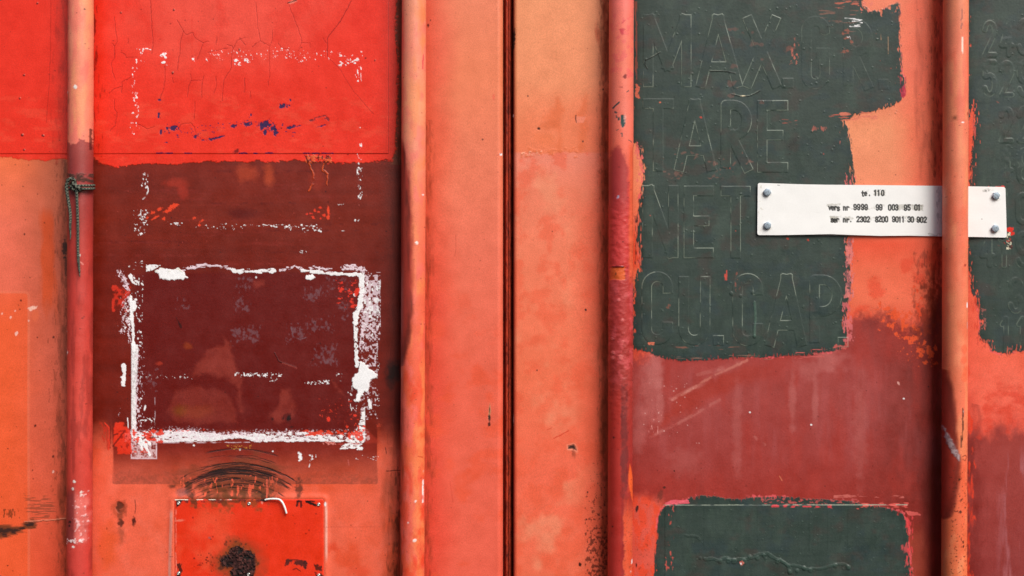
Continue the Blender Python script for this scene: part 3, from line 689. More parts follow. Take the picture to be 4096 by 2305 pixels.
    for L in ([(560, 1745), (585, 1790), (600, 1820)], [(530, 1748), (560, 1770), (570, 1800)], [(570, 1742), (600, 1776)]): band(L, 12, .85, 9, 9, int(L[0][0]), W, 6)
    sl, x, y = cv.w(1330, 1600, 1480, 1820)
    d = polyd(x, y, [(1460, 1622), (1460, 1768), (1432, 1796), (1355, 1800), (1362, 1784), (1400, 1768), (1385, 1752), (1420, 1725), (1440, 1680), (1448, 1640)])
    cv.put(sl, fleck(x, y, .66 * sm(1, -4, d), 9, 5, 179, .07), W, .95, .6, .0002); cv.put(sl, sm(2, .5, np.abs(x - 1459)) * sm(1630, 1650, y) * sm(1768, 1760, y), W, .9)
    cv.blob(1440, 1794, 11, 7, W, 1, 0, .7, 1.3, 4)
    cv.flecks(1350, 1768, 1450, 1780, C(200, 84, 78), .5, 12, 5, 180, 4, .7)
    cv.flecks(1290, 1762, 1345, 1782, C(226, 130, 124), .4, 6, 6, 181, 5, .9)
    for a, b, rx, ry in ((1196, 1812, 5, 4), (1203, 1828, 7, 14), (1240, 1822, 3, 3), (1092, 1806, 3, 3), (776, 1782, 3, 4), (1250, 1835, 4, 3), (1238, 1862, 2, 6), (960, 1798, 4, 4)): cv.blob(a, b, rx, ry, W, 1, .2, .8, 1.2, a)
    wf(1235, 1815, 1270, 1850, .28, 5, 5, 182, 8); wf(1415, 1815, 1520, 1845, .24, 6, 5, 183, 8); cv.line([(1392, 1840), (1396, 1860)], 3, C(190, 92, 84), .8)
    # dotted adhesive lines
    for x0, x1, yy, g_ in ((560, 770, 1506, .76), (940, 1060, 1499, .42), (1060, 1130, 1501, .46), (1220, 1320, 1530, .46), (1080, 1110, 1520, .5), (560, 620, 1680, .5)):
        sl, x, y = cv.w(x0, yy - 14, x1, yy + 14)
        cv.put(sl, fleck(x, y, (1 - g_) * .66 * sm(12, 2, np.abs(y - yy)), 6, 4, int(x0) % 50, .04), W, .95)
    wf(1340, 1490, 1375, 1530, .34, 5, 6, 184, 8); wf(600, 1690, 625, 1720, .2, 5, 5, 185, 5); cv.line([(620, 1590), (620, 1690)], 2, PW, .5, 1, 2, gap=.55)
    # red residue patches
    sl, x, y = cv.w(430, 1125, 530, 1265)
    d = boxd(x, y, 447, 1140, 522, 1250, 4)
    cv.put(sl, fleck(x, y, .62 * sm(3, -6, d) * (.7 + .5 * sm(470, 450, x)), 14, 18, 191, .15), C(212, 58, 42), .92); wf(486, 1190, 530, 1330, .34, 5, 6, 192, 12)
    cv.flecks(395, 1685, 450, 1810, C(196, 58, 44), .38, 12, 30, 193, 14, .8)
    sl, x, y = cv.w(440, 1670, 540, 1830)
    d = polyd(x, y, [(462, 1690), (498, 1688), (496, 1706), (522, 1712), (526, 1815), (470, 1816), (470, 1790), (452, 1780), (455, 1730)]) + (fbm(x, y, 16, o=3, seed=194) - .5) * 14
    cv.put(sl, sm(3, -3, d), C(232, 62, 42), .95)
    for L in ([(452, 1785), (500, 1722)], [(440, 1690), (440, 1790)], [(456, 1740), (470, 1735)]): cv.line(L, 5, C(120, 40, 34), .9, 3, int(L[0][1]))
    cv.line([(420, 1692), (436, 1710), (438, 1790), (434, 1800)], 4, C(226, 66, 48), .9, 2, 5); cv.flecks(470, 1690, 530, 1820, C(150, 40, 32), .28, 12, 12, 195, 10, .8)
    cv.flecks(524, 1712, 660, 1778, C(228, 62, 40), .44, 16, 12, 196, 10, .95); cv.flecks(524, 1776, 600, 1820, C(226, 72, 50), .44, 12, 14, 197, 12, .85); cv.flecks(560, 1735, 625, 1772, C(116, 44, 30), .32, 10, 8, 198, 10, .85)
    cv.flecks(660, 1706, 830, 1730, C(226, 66, 42), .30, 12, 8, 199, 10, .9); cv.flecks(1200, 1714, 1400, 1748, C(228, 66, 42), .48, 14, 10, 200, 12, .95); cv.flecks(1380, 1690, 1470, 1770, C(230, 66, 44), .40, 12, 14, 201, 14, .95)
    cv.flecks(1330, 1115, 1440, 1240, HOT, .30, 13, 9, 202, 34, .95); cv.blob(1428, 1166, 9, 18, HOT, .95, .5, .6, 1.5, 8); cv.blob(1415, 1225, 12, 7, HOT, .95, -.3, .6, 1.5, 9)
    cv.flecks(1270, 1590, 1450, 1700, C(214, 62, 44), .07, 9, 9, 203, 20, .95); cv.blob(1314, 1678, 7, 9, HOT, .95, 0, .6, 1.5, 3); cv.blob(1421, 1663, 7, 5, HOT, .95, 0, .5, 1.5, 4)
    sl, x, y = cv.w(1440, 1680, 1540, 1790); d = polyd(x, y, [(1462, 1715), (1525, 1772), (1462, 1775)]); cv.put(sl, sm(6, -6, d), C(176, 60, 46), .6); cv.flecks(1500, 1690, 1540, 1720, C(190, 70, 52), .35, 10, 8, 204, 8, .8)
    # --- rusted arcs above the cover plate
    sl, x, y = cv.w(600, 1760, 1300, 2010)
    r = np.hypot(x - 945, y - 2272); th = np.degrees(np.arctan2(x - 945, 2272 - y))
    fan = sm(500, 420, r) * sm(40, 16, np.abs(th + 2)) * sm(1790, 1890, y)
    cv.put(sl, fleck(x, y, fan * (.55 + .35 * sm(780, 900, x)), 70, 26, 211, .3), C(124, 62, 40), .85, .75)
    cv.put(sl, fleck(x, y, fan * sm(1900, 1980, y) * .72, 26, 30, 212, .26), C(98, 58, 32), .8, .8)
    g = np.random.default_rng(5)
    for i in range(44):
        R = g.choice([322, 338, 352, 366, 380, 391, 397, 404, 412, 424, 442, 456, 470]) + g.normal(0, 5)
        a0 = g.uniform(-39, -6); a1 = min(a0 + g.uniform(24, 70), 36)
        wv = g.uniform(.8, 3.6) * (1.4 if 378 < R < 402 else .8)
        if R > 430: a0, a1, wv = max(a0, -16), min(a1, 22), wv * .6
        m = sm(wv * .5 + 1.6, wv * .5, np.abs(r - R + (th - 0) * g.normal(0, .22) + (fbm(x, y, 30, 30, 2, 260 + i) - .5) * 5)) * sm(a0, a0 + 4, th) * sm(a1, a1 - 4, th)
        m = m * sm(.26, .56, fbm(x, y, 60, 24, 3, 220 + i))
        cv.put(sl, m, C(54, 29, 19) if i % 2 else C(34, 19, 14), .88, .8, -.0003)
    cv.flecks(900, 1776, 1010, 1800, C(196, 130, 60), .25, 6, 4, 213, 5, .9)
    cv.flecks(700, 1900, 1130, 2000, C(232, 92, 66), .25, 12, 26, 214, 16, .9)
    for a, b, rx, ry in ((755, 1955, 14, 28), (770, 1985, 16, 20), (1196, 1960, 14, 36), (1060, 1985, 14, 22), (690, 1945, 12, 6)): cv.blob(a, b, rx, ry, C(72, 46, 34), .8, 0, .9, 5, a, .8)
    cv.wash(1100, 1950, 70, 50, C(108, 58, 40), .5, seed=215, ns=24); cv.line([(1068, 1920), (1068, 1990)], 5, C(216, 90, 70), .85, 3, 3); cv.wash(730, 1970, 40, 26, C(150, 92, 88), .7, seed=216, ns=24)
    # holes and drips left of the plate
    cv.blob(478, 2026, 15, 20, C(34, 24, 18), .97, 0, .5, 3, 221, .9, -.001); cv.blob(478, 2026, 26, 32, C(140, 62, 36), .45, 0, .8, 9, 222); cv.blob(500, 2030, 8, 26, C(120, 56, 40), .6, 0, .7, 5, 223)
    cv.blob(482, 2092, 13, 12, C(58, 34, 26), .9, .4, .9, 3, 224); cv.wash(482, 2060, 18, 46, C(120, 62, 44), .7, seed=225, ns=18); cv.wash(486, 2140, 18, 60, C(150, 78, 58), .6, seed=226, ns=18)
    cv.blob(536, 2084, 7, 15, C(52, 30, 22), .9, 0, .7, 3, 227); cv.line([(540, 2000), (544, 2030), (540, 2055)], 2, C(110, 50, 38), .8, 1, 3); cv.blob(428, 2115, 2.5, 5, C(70, 34, 26), .9)
    cv.wash(430, 2180, 60, 140, C(226, 86, 46), .7, seed=228); cv.wash(1400, 2230, 90, 60, C(226, 76, 46), .7, seed=229, ns=34); cv.wash(1330, 2190, 36, 26, C(222, 70, 42), .7, seed=230, ns=24); cv.wash(1440, 2290, 60, 40, C(224, 74, 46), .6, seed=231, ns=30)
    # pressed frame round the plate, its edge light painted as pale strips
    sl, x, y = cv.w(640, 1950, 1380, 2700)
    d = boxd(x, y, 690, 1990, 1304, 2900, 16)
    cv.h[sl] += (np.exp(-(d / 14) ** 2) * .0022).astype(np.float32)
    wl = sm(9, 3, np.abs(x - (687 - 7 * sm(2000, 2300, y)))) * sm(2030, 2060, y)
    cv.put(sl, wl * (.6 + .5 * fbm(x, y, 8, 40, 3, 241)), C(222, 150, 136), .9)
    wr = sm(8, 1, np.abs(x - 1306)) * sm(2000, 2020, y) * sm(2260, 2200, y)
    cv.put(sl, wr * (.4 + .9 * fbm(x, y, 8, 50, 3, 242)), C(246, 190, 174), .85); cv.blob(1302, 2016, 4, 8, WHITE, .9)
    cv.line([(1306, 2108), (1500, 2108)], 1.6, C(196, 76, 58), .7); cv.line([(680, 2226), (694, 2226)], 2, C(110, 50, 44), .8)
    # specks on the strip by the seam
    cv.blob(1722, 80, 2.5, 3, BLACK, .9); cv.blob(1712, 101, 4, 7, C(70, 34, 26), .9); cv.blob(1930, 558, 3, 3, BLACK, .9)
    cv.blob(1958, 1650, 4, 26, C(196, 150, 110), .9, .05, .8, 2, 251); cv.blob(1957, 1672, 5, 12, BLACK, .95, 0, .7, 2, 252, .9, -.0006); cv.blob(1957, 1696, 6, 9, C(40, 26, 20), .9, 0, .7, 2, 253); cv.blob(1958, 1640, 2, 14, C(60, 34, 24), .9)
    cv.blob(2003, 617, 5, 5, WHITE, .9, 0, .6, 1.2, 6); cv.line([(1990, 622), (2003, 614)], 2, C(190, 84, 66), .8)
    cv.line([(1823, 940), (1824, 1000), (1818, 1024)], 1.8, C(190, 78, 60), .6); cv.line([(1800, 1925), (1812, 2010)], 3, C(214, 80, 62), .5); cv.blob(1975, 390, 5, 14, C(232, 98, 78), .7)
    sl, x, y = cv.w(1690, 480, 1780, 2330)
    cv.put(sl, fleck(x, y, sm(1750, 1712, x) * (.30 + .3 * fbm(x, y, 24, 120, 3, 261)), 14, 60, 262, .26), C(160, 70, 50), .5)  # brown flecks: grime plus painted shade right of the second rod
    cv.put(sl, fleck(x, y, sm(1735, 1712, x) * .34, 8, 34, 263, .15), C(120, 54, 38), .4)
    cv.dots(50, -10, 0, 1600, 640, C(110, 24, 20), 1.4, 3.2, 11); cv.dots(60, 370, 680, 1590, 1700, C(70, 26, 26), 1.4, 3.4, 12); cv.dots(40, 370, 680, 1590, 1060, C(170, 70, 60), 1.2, 2.4, 13)
    cv.dots(60, 1710, 0, 2000, 2305, C(160, 74, 56), 1.2, 2.4, 14, .7); cv.dots(46, 380, 1950, 1580, 2305, C(120, 50, 36), 1.2, 2.8, 15); cv.dots(40, -10, 650, 265, 2305, C(96, 42, 30), 1.2, 3, 16)
    for a, b, r in ((90, 541, 6), (173, 544, 5), (97, 601, 4), (80, 395, 4), (97, 302, 4), (150, 15, 4), (483, 52, 4), (695, 41, 4), (957, 200, 4), (1500, 243, 3), (690, 292, 5)):
        cv.blob(a, b, r, r, C(96, 30, 24), .9, 0, .7, 1.5, a); cv.blob(a + 3, b - 3, r * .5, r * .5, C(250, 150, 130), .7)
    cv.blob(1172, 8, 14, 6, C(250, 150, 130), .7, -.3, .8, 3, 7); cv.line([(1150, 12), (1185, 3)], 3, C(80, 28, 22), .9, 2, 3)
    return cv

cvL = paint_left()
rough_dents = lambda X, Y, seed: ((fbm(X, Y, 520, 760, 2, seed) - .5) * .0034 + (fbm(X, Y, 150, 200, 2, seed + 1) - .5) * .0011)
groove = lambda X, c: .007 * np.exp(-((X - c) / 62.) ** 2)
left = empty('container_door', (float(px(-1100)), .03, 0.58))
tag(left, 'left container door leaf, bright red above maroon, with a square outline of white adhesive residue', 'container door', kind='thing')
def place(o):            # keep geometry in world space while parented
    o.matrix_parent_inverse = o.parent.matrix_world.inverted()
bpy.context.view_layer.update()
dep = -cvL.h - rough_dents(cvL.X, cvL.Y, 301) + groove(cvL.X, 318) + groove(cvL.X, 1650)
tt = np.clip((cvL.X - 1988) / 24, 0, 1)
dep = dep + .012 * (1 - np.sqrt(1 - np.minimum(tt, .995) ** 2))
PL = np.stack([px(cvL.X), dep, pz(cvL.Y)], -1)
o = sheet('door_panel', PL, cvL, .04, left, M_paint); place(o)

# ================================================================== RIGHT DOOR
GREEN1 = [(2520, -900), (2520, 560), (2534, 572), (2556, 590), (2566, 640), (2572, 690), (2576, 716), (2566, 760), (2552, 830), (2546, 900), (2548, 960), (2556, 1030), (2564, 1068), (2546, 1086), (2534, 1120),
          (2532, 1396), (2570, 1408), (2600, 1412), (2660, 1434), (2710, 1446), (2800, 1442), (2960, 1430), (3100, 1428), (3220, 1420), (3330, 1404), (3372, 1394), (3382, 1360), (3388, 1250), (3398, 1180), (3410, 1120), (3398, 1060), (3388, 1000),
          (3396, 930), (3420, 740), (3412, 640), (3400, 560), (3392, 510), (3382, 490), (3420, 462), (3500, 446), (3560, 430), (3600, 404), (3614, 380), (3622, 330), (3608, 296), (3602, 240), (3600, 120), (3597, 20), (3590, 4), (3560, 26), (3520, 48), (3480, 46), (3455, 20), (3450, -40), (3445, -900)]
GREEN2 = [(2614, 3300), (2618, 2230), (2626, 2150), (2634, 2070), (2644, 2040), (2664, 2022), (2740, 2006), (2764, 1990), (2800, 1983), (2860, 1984), (2910, 1994), (2960, 1996), (3030, 1990), (3110, 1988), (3200, 1992), (3300, 1996), (3400, 2006), (3470, 2018), (3560, 2036),
          (3610, 2056), (3628, 2090), (3636, 2140), (3634, 2200), (3642, 2270), (3650, 2305), (3660, 3300)]
GREEN3 = [(3860, -900), (3860, 560), (3890, 420), (3898, 470), (3902, 520), (3892, 570), (3884, 640), (3880, 730), (3874, 900), (3874, 1080), (3884, 1140), (3900, 1200), (3916, 1250), (3924, 1300), (3918, 1330), (3922, 1356), (3950, 1380), (3966, 1404), (4000, 1416), (4040, 1412), (4096, 1400), (5400, 1396), (5400, -900)]
def paint_right():
    xs = axis(2052, 5300, 2052, 4120, [(2052, 2076, 1.5)])
    cv = Canvas(xs, YS)
    X, Y = cv.X, cv.Y
    full = (slice(None), slice(None))
    big = fbm(X, Y, 150, o=4, seed=401); mid = fbm(X, Y, 60, o=4, seed=402)
    # strip between seam and third rod
    top = grad(Y + (big - .5) * 160, [(0, (240, 146, 106)), (320, (239, 140, 102)), (480, (239, 126, 90)), (620, (238, 118, 84))])
    low = grad(Y, [(600, (239, 132, 112)), (760, (238, 124, 98)), (1000, (240, 122, 94)), (1500, (240, 112, 82)), (1900, (240, 104, 80)), (2305, (238, 108, 82))])
    low = mixc(low, np.broadcast_to(C(236, 94, 66), low.shape), sm(.46, .66, mid) * .55)
    low = mixc(low, np.broadcast_to(C(240, 142, 112), low.shape), sm(.52, .72, big) * .6)
    e = 614 + (fbm(X, Y, 70, 40, 4, 403) - .5) * 26
    base = mixc(top, low, sm(-5, 7, Y - e))
    base = mixc(base, np.broadcast_to(C(238, 92, 66), base.shape), sm(2260, 2400, X + (big - .5) * 140) * sm(200, 900, Y) * .7)
    # right of third rod
    c2 = grad(Y, [(0, (240, 126, 98)), (300, (240, 116, 92)), (520, (240, 142, 104)), (720, (239, 136, 102)), (900, (236, 104, 76)), (980, (234, 84, 58)), (1080, (237, 104, 76)), (1200, (238, 108, 80)), (1300, (232, 90, 68))])
    c2 = mixc(c2, np.broadcast_to(C(240, 98, 72), c2.shape), sm(3560, 3720, X + (big - .5) * 130) * .8)
    c2 = mixc(c2, np.broadcast_to(C(230, 74, 48), c2.shape), sm(.5, .7, mid) * sm(900, 1050, Y) * .6)
    # right of fourth rod: coral then maroon
    c3 = grad(Y + (fbm(X, Y, 50, 90, 4, 440) - .5) * 190, [(0, (236, 90, 66)), (1400, (238, 98, 76)), (1560, (240, 104, 84)), (1680, (226, 88, 72)), (1760, (160, 66, 60)), (2305, (146, 62, 60))])
    base = np.where((X > 2486)[..., None], c2, base); base = np.where((X > 3820)[..., None], c3, base)
    cv.col[:] = base
    # rough join at y 614
    cv.flecks(2075, 585, 2320, 640, C(232, 112, 72), .40, 20, 14, 404, 16, .6, h=.0004); cv.flecks(2080, 600, 2170, 628, C(246, 170, 140), .34, 12, 8, 405, 8, .8, h=.0004)
    # ghost arrows and stains
    for pts in ([(2232, 388), (2254, 440), (2250, 470), (2244, 610), (2226, 610), (2226, 520), (2160, 470), (2200, 450), (2216, 425)], [(2345, 372), (2352, 400), (2346, 450), (2350, 520), (2330, 610), (2312, 620), (2316, 500), (2290, 470), (2320, 420)]):
        gx = [p[0] for p in pts]; gy = [p[1] for p in pts]
        sl, x, y = cv.w(min(gx) - 40, min(gy) - 40, max(gx) + 40, max(gy) + 40)
        cv.put(sl, sm(12, -16, polyd(x, y, pts) + (fbm(x, y, 24, o=4, seed=406) - .5) * 30), C(230, 106, 64), .6)
    cv.wash(2190, 500, 60, 30, C(224, 106, 66), .6, seed=407, ns=30); cv.wash(2180, 560, 70, 40, C(230, 112, 70), .5, seed=408, ns=30); cv.wash(2390, 130, 14, 70, C(214, 96, 58), .7, -.15, 409, ns=20)
    cv.blob(2154, 515, 6, 5, C(44, 26, 18), .95, 0, .6, 2, 9, .9, -.0006); cv.line([(2304, 462), (2302, 475), (2306, 490)], 3, C(60, 30, 20), .9, 1, 3)
    sl, x, y = cv.w(2290, 455, 2350, 500); cv.put(sl, sm(2, -2, polyd(x, y, [(2305, 466), (2344, 468), (2334, 492), (2306, 492)])), C(240, 132, 108), .8)
    for a, b, r in ((2343, 1240, 4), (2209, 926, 2), (2148, 1482, 3), (2332, 566, 3), (2413, 357, 3), (2424, 130, 3), (2320, 2258, 6), (2346, 2078, 3), (2350, 1970, 3), (2112, 385, 3)): cv.blob(a, b, r, r * 1.2, C(40, 22, 16), .95, 0, .5, 1.3, a)
    sl, x, y = cv.w(2255, 1760, 2330, 1840)
    d = polyd(x, y, [(2273, 1782), (2296, 1778), (2304, 1794), (2308, 1806), (2298, 1802), (2288, 1796), (2272, 1796)]) + (fbm(x, y, 6, o=3, seed=411) - .5) * 7
    cv.put(sl, sm(2, -2, d), C(34, 22, 18), .96, .9, -.0008); cv.put(sl, sm(8, 1, np.abs(d - 2)), C(248, 160, 130), .4); cv.wash(2296, 1815, 12, 26, C(150, 70, 50), .7, seed=412, ns=12)
    cv.line([(2215, 1754), (2245, 1740), (2272, 1722)], 4, C(222, 66, 44), .8, 3, 4); cv.line([(2188, 1720), (2206, 1712)], 2.5, C(222, 74, 50), .7); cv.blob(2168, 1650, 22, 34, C(234, 100, 72), .5, -.4, .6, 10, 413)
    cv.flecks(2110, 1240, 2200, 1340, C(228, 92, 60), .22, 8, 40, 414, 30, .6); cv.dots(46, 2060, 0, 2400, 2305, C(190, 90, 66), 1.2, 2.6, 415, .7)
    # brown grime before the third rod, some shade painted in with it
    sl, x, y = cv.w(2340, -20, 2486, 2330)
    cv.put(sl, fleck(x, y, sm(2385, 2425, x) * (.5 + .4 * fbm(x, y, 30, 240, 3, 421)), 16, 80, 422, .30), C(160, 78, 50), .65)
    cv.put(sl, fleck(x, y, sm(2378, 2425, x) * .40, 8, 22, 423, .15), C(120, 60, 40), .45)
    cv.put(sl, fleck(x, y, sm(2300, 2420, x + sm(1900, 2300, y) * 60) * sm(1800, 2250, y) * .42, 7, 9, 424, .06), C(74, 38, 28), .75)
    cv.put(sl, fleck(x, y, sm(2395, 2430, x) * sm(500, 40, y) * .5, 10, 50, 425, .20), C(130, 66, 44), .5)
    sl, x, y = cv.w(2050, -900, 2066, 3200)
    cv.put(sl, sm(2060, 2055, x), C(120, 44, 30), .9, .9)
    # seam edge chips
    for a, b, rx, ry in ((2056, 145, 6, 30), (2053, 180, 5, 18), (2051, 1075, 3, 8), (2053, 1680, 3, 24)): cv.blob(a, b, rx, ry, C(40, 22, 16), .95, 0, .6, 2, a + b, .9)
    cv.blob(2053, 462, 3, 5, WHITE, .9); cv.blob(2054, 1680, 2, 18, C(210, 160, 150), .8)
    # --- maroon wash right of third rod
    sl, x, y = cv.w(2486, 1150, 3821, 3200)
    e = np.interp(x, [2486, 2560, 3380, 3420, 3480, 3520, 3580, 3620, 3660, 3720, 3790], [1400, 1400, 1320, 1262, 1250, 1262, 1275, 1310, 1330, 1240, 1120])
    nb = fbm(x, y, 46, 70, 4, 431)
    m = sm(-46, 46, y - e + (nb - .5) * 110 + (fbm(x, y, 7, 7, 3, 436) - .5) * 46)
    mc = grad(y, [(1240, (134, 54, 50)), (1420, (164, 66, 62)), (1560, (164, 72, 68)), (1750, (160, 66, 62)), (1950, (158, 58, 52)), (2100, (152, 52, 48)), (2305, (150, 50, 46))])
    mc = mixc(mc, np.broadcast_to(C(116, 44, 39), mc.shape), sm(3360, 3740, x + (nb - .5) * 160) * .85)
    mc = mixc(mc, np.broadcast_to(C(172, 60, 52), mc.shape), sm(.42, .8, fbm(x, y, 70, 210, 4, 432)) * .55)
    mc = mixc(mc, np.broadcast_to(C(178, 92, 92), mc.shape), sm(.42, .85, fbm(x, y, 34, 260, 5, 433)) * sm(1400, 1520, y) * sm(1980, 1700, y) * .34)
    cv.put(sl, m, mc)
    sl, x, y = cv.w(2536, 1430, 3300, 1800)
    dg = polyd(x, y, [(2600, 1745), (2680, 1700), (3060, 1510), (3160, 1450), (2980, 1450), (2860, 1500), (2700, 1580)])
    cv.put(sl, sm(14, -34, dg + (fbm(x, y, 40, o=4, seed=437) - .5) * 50) * sm(3240, 2900, x), C(168, 60, 50), .85)
    cv.put(sl, sm(10, 0, np.abs(segd(x, y, [(2600, 1750), (2700, 1700), (2920, 1590)]) - 0)) * sm(2950, 2700, x), C(196, 104, 98), .22)
    cv.line([(2690, 1600), (2760, 1562), (2850, 1504), (2920, 1474), (2990, 1442)], 3, C(222, 136, 122), .38, 4, 438, gap=.42, soft=6)
    # pale washes
    for a, b, rx, ry, al, rot in ((2625, 1470, 30, 90, .75, 0), (2600, 1560, 40, 150, .5, 0), (2640, 1620, 16, 110, .6, 0), (3320, 1440, 60, 50, .65, 0), (3240, 1480, 60, 40, .4, 0), (3170, 1600, 14, 140, .5, 0), (3260, 1600, 12, 120, .5, 0), (2950, 1700, 20, 200, .35, 0), (2900, 1480, 60, 20, .3, -.3), (2560, 1700, 30, 120, .4, 0), (2740, 1850, 70, 60, .25, 0), (3440, 1700, 30, 220, .3, 0)):
        cv.wash(a, b, rx * 1.5, ry * 1.4, C(198, 118, 114), al * .7, rot, int(a + b) % 83, 1.2, 30)
    for L, wd, al in (([(2640, 1622), (2700, 1590), (2760, 1556), (2840, 1530)], 8, .5), ([(2620, 1738), (2720, 1690), (2790, 1650), (2880, 1600)], 5, .5), ([(2690, 1600), (2770, 1552)], 3, .8), ([(2790, 1500), (2900, 1470), (2960, 1450)], 8, .4), ([(3020, 1745), (3040, 1772), (3062, 1780)], 4, .6), ([(2846, 1490), (2880, 1480)], 3, .5)):
        cv.line(L, wd, C(220, 140, 134), al * .34, 4, int(L[0][0]), gap=.42, soft=7)
    cv.flecks(2590, 1560, 2650, 1760, C(226, 150, 144), .10, 8, 26, 434, 20, .8); cv.dots(26, 2560, 1480, 2800, 1800, C(230, 180, 174), 1.2, 2.6, 435, .8)
    for a, b in ((3615, 1595), (3245, 1700), (3000, 1650)): cv.blob(a, b, 3.5, 3.5, WHITE, .9)
    cv.blob(3594, 1533, 4, 8, C(230, 170, 160), .8, -.4); cv.line([(3118, 1905), (3128, 1922)], 3, C(214, 120, 90), .8); cv.blob(2697, 1884, 3, 3, BLACK, .9); cv.blob(3300, 1945, 2.5, 2.5, BLACK, .9); cv.blob(3714, 1547, 3, 3, BLACK, .8)
    # orange flecks through the maroon by the fourth rod
    sl, x, y = cv.w(3480, 980, 3800, 1470)
    dd = segd(x, y, [(3560, 1250), (3630, 1320), (3700, 1420)])
    cv.put(sl, fleck(x, y, sm(90, 5, dd) * .46, 15, 17, 441, .07), C(234, 84, 48), .92); cv.put(sl, fleck(x, y, sm(3640, 3700, x) * sm(1020, 1150, y) * sm(1470, 1300, y) * .42, 16, 20, 442, .15), C(150, 54, 36), .8)
    cv.flecks(3640, 990, 3790, 1330, C(122, 52, 38), .36, 13, 34, 443, 40, .55, soft=.14)
    cv.flecks(3640, 1130, 3700, 1290, C(236, 76, 44), .34, 13, 16, 444, 20, .9)
    sl, x, y = cv.w(3650, -20, 3800, 2330)
    cv.put(sl, fleck(x, y, sm(3700, 3765, x) * (.30 + .35 * fbm(x, y, 26, 220, 3, 445)), 15, 80, 446, .30), C(110, 40, 32), .5)  # dark flecks left of the fourth rod: part dirt, part painted shade
    cv.put(sl, fleck(x, y, sm(3690, 3760, x) * .30, 8, 26, 447, .15), C(120, 50, 36), .6)
    cv.put(sl, fleck(x, y, sm(3650, 3690, x) * sm(3735, 3700, x) * sm(900, 300, y) * .4, 18, 90, 448, .30), C(176, 76, 54), .6)
    # coral strip left of the lower green patch, pink brushed margins
    sl, x, y = cv.w(2486, 1900, 2680, 3200)
    e = 1996 + (fbm(x, y, 40, o=4, seed=451) - .5) * 70
    cv.put(sl, sm(-40, 30, y - e) * sm(2668, 2640, x), mixc(np.broadcast_to(C(218, 88, 74), x.shape + (3,)), np.broadcast_to(C(228, 78, 56), x.shape + (3,)), sm(.45, .65, fbm(x, y, 26, 60, 4, 452))))
    cv.flecks(2540, 1990, 2600, 2310, C(130, 62, 46), .14, 8, 10, 453, 14, .5)
    sl, x, y = cv.w(3560, 2020, 3800, 3200)
    cv.put(sl, sm(3600, 3640, x) * sm(3735, 3680, x + (fbm(x, y, 30, 80, 4, 454) - .5) * 60) * sm(2050, 2180, y), C(168, 72, 56), .85)
    cv.put(sl, fleck(x, y, sm(3670, 3620, x) * sm(2040, 2060, y) * .62, 10, 40, 455, .20), C(224, 66, 66), .9)
    cv.blob(2548, 2036, 6, 13, C(48, 24, 22), .95, .2, .3, 2, 9, .8); cv.blob(2546, 2262, 3, 8, C(50, 28, 22), .9); cv.blob(2640, 1985, 9, 24, C(120, 56, 48), .8, .2, .8, 5, 10); cv.blob(2657, 1950, 6, 5, C(60, 40, 36), .8)
    # pink edges of the green patches
    def green(pts, box, seed, rag, dry, pink):
        sl, x, y = cv.w(*box)
        d0 = polyd(x, y, pts)
        n1 = fbm(x, y, 34, 34, 4, seed); n2 = fbm(x, y, 6, 11, 3, seed + 1)
        d = d0 + (n1 - .5) * rag + (n2 - .5) * rag * .55
        if pink: cv.put(sl, fleck(x, y, sm(pink, 0, np.abs(d0 - 2)) * .62 * np.clip(sm(.5, .66, fbm(x, y, 150, 150, 2, seed + 21)) + (seed == 481) * sm(3500, 3600, x), 0, 1), 9, 14, seed + 2, .1), C(230, 90, 96), .8)
        brush = fleck(x, y, sm(dry, -dry, d0) * .62, 5, 22, seed + 3, .08) * sm(dry * 1.2, 0, d0)
        m = np.maximum(sm(1.6, -1.6, d), brush * .92)
        miss = fleck(x, y, sm(-dry * 1.6, 0, d0) * .30, 5, 24, seed + 4, .06)
        m = m * (1 - miss * .8)
        g = np.broadcast_to(GREEN, x.shape + (3,))
        g = mixc(g, np.broadcast_to(C(46, 60, 56), g.shape), sm(-46, -6, d0) * .8)
        g = mixc(g, np.broadcast_to(C(54, 68, 70), g.shape), sm(.5, .72, fbm(x, y, 90, 60, 4, seed + 5)) * .6)
        g = mixc(g, np.broadcast_to(C(70, 66, 62), g.shape), sm(.52, .75, fbm(x, y, 70, 50, 4, seed + 6)) * .6)
        g = mixc(g, np.broadcast_to(C(70, 85, 77), g.shape), sm(.52, .78, fbm(x, y, 44, 90, 4, seed + 7)) * .45)
        g = g * (1 + (fbm(x, y, 4, 26, 3, seed + 8) - .5)[..., None] * .22) * (1 + (fbm(x, y, 60, 5, 3, seed + 9) - .5)[..., None] * .22)
        cv.put(sl, m, g, 1, .46, .0003)
        return d0
    green(GREEN1, (2486, -900, 3680, 1500), 461, 16, 14, 10)
    green(GREEN2, (2590, 1950, 3720, 3200), 481, 9, 9, 14)
    green(GREEN3, (3830, -900, 5300, 1460), 501, 22, 20, 6)
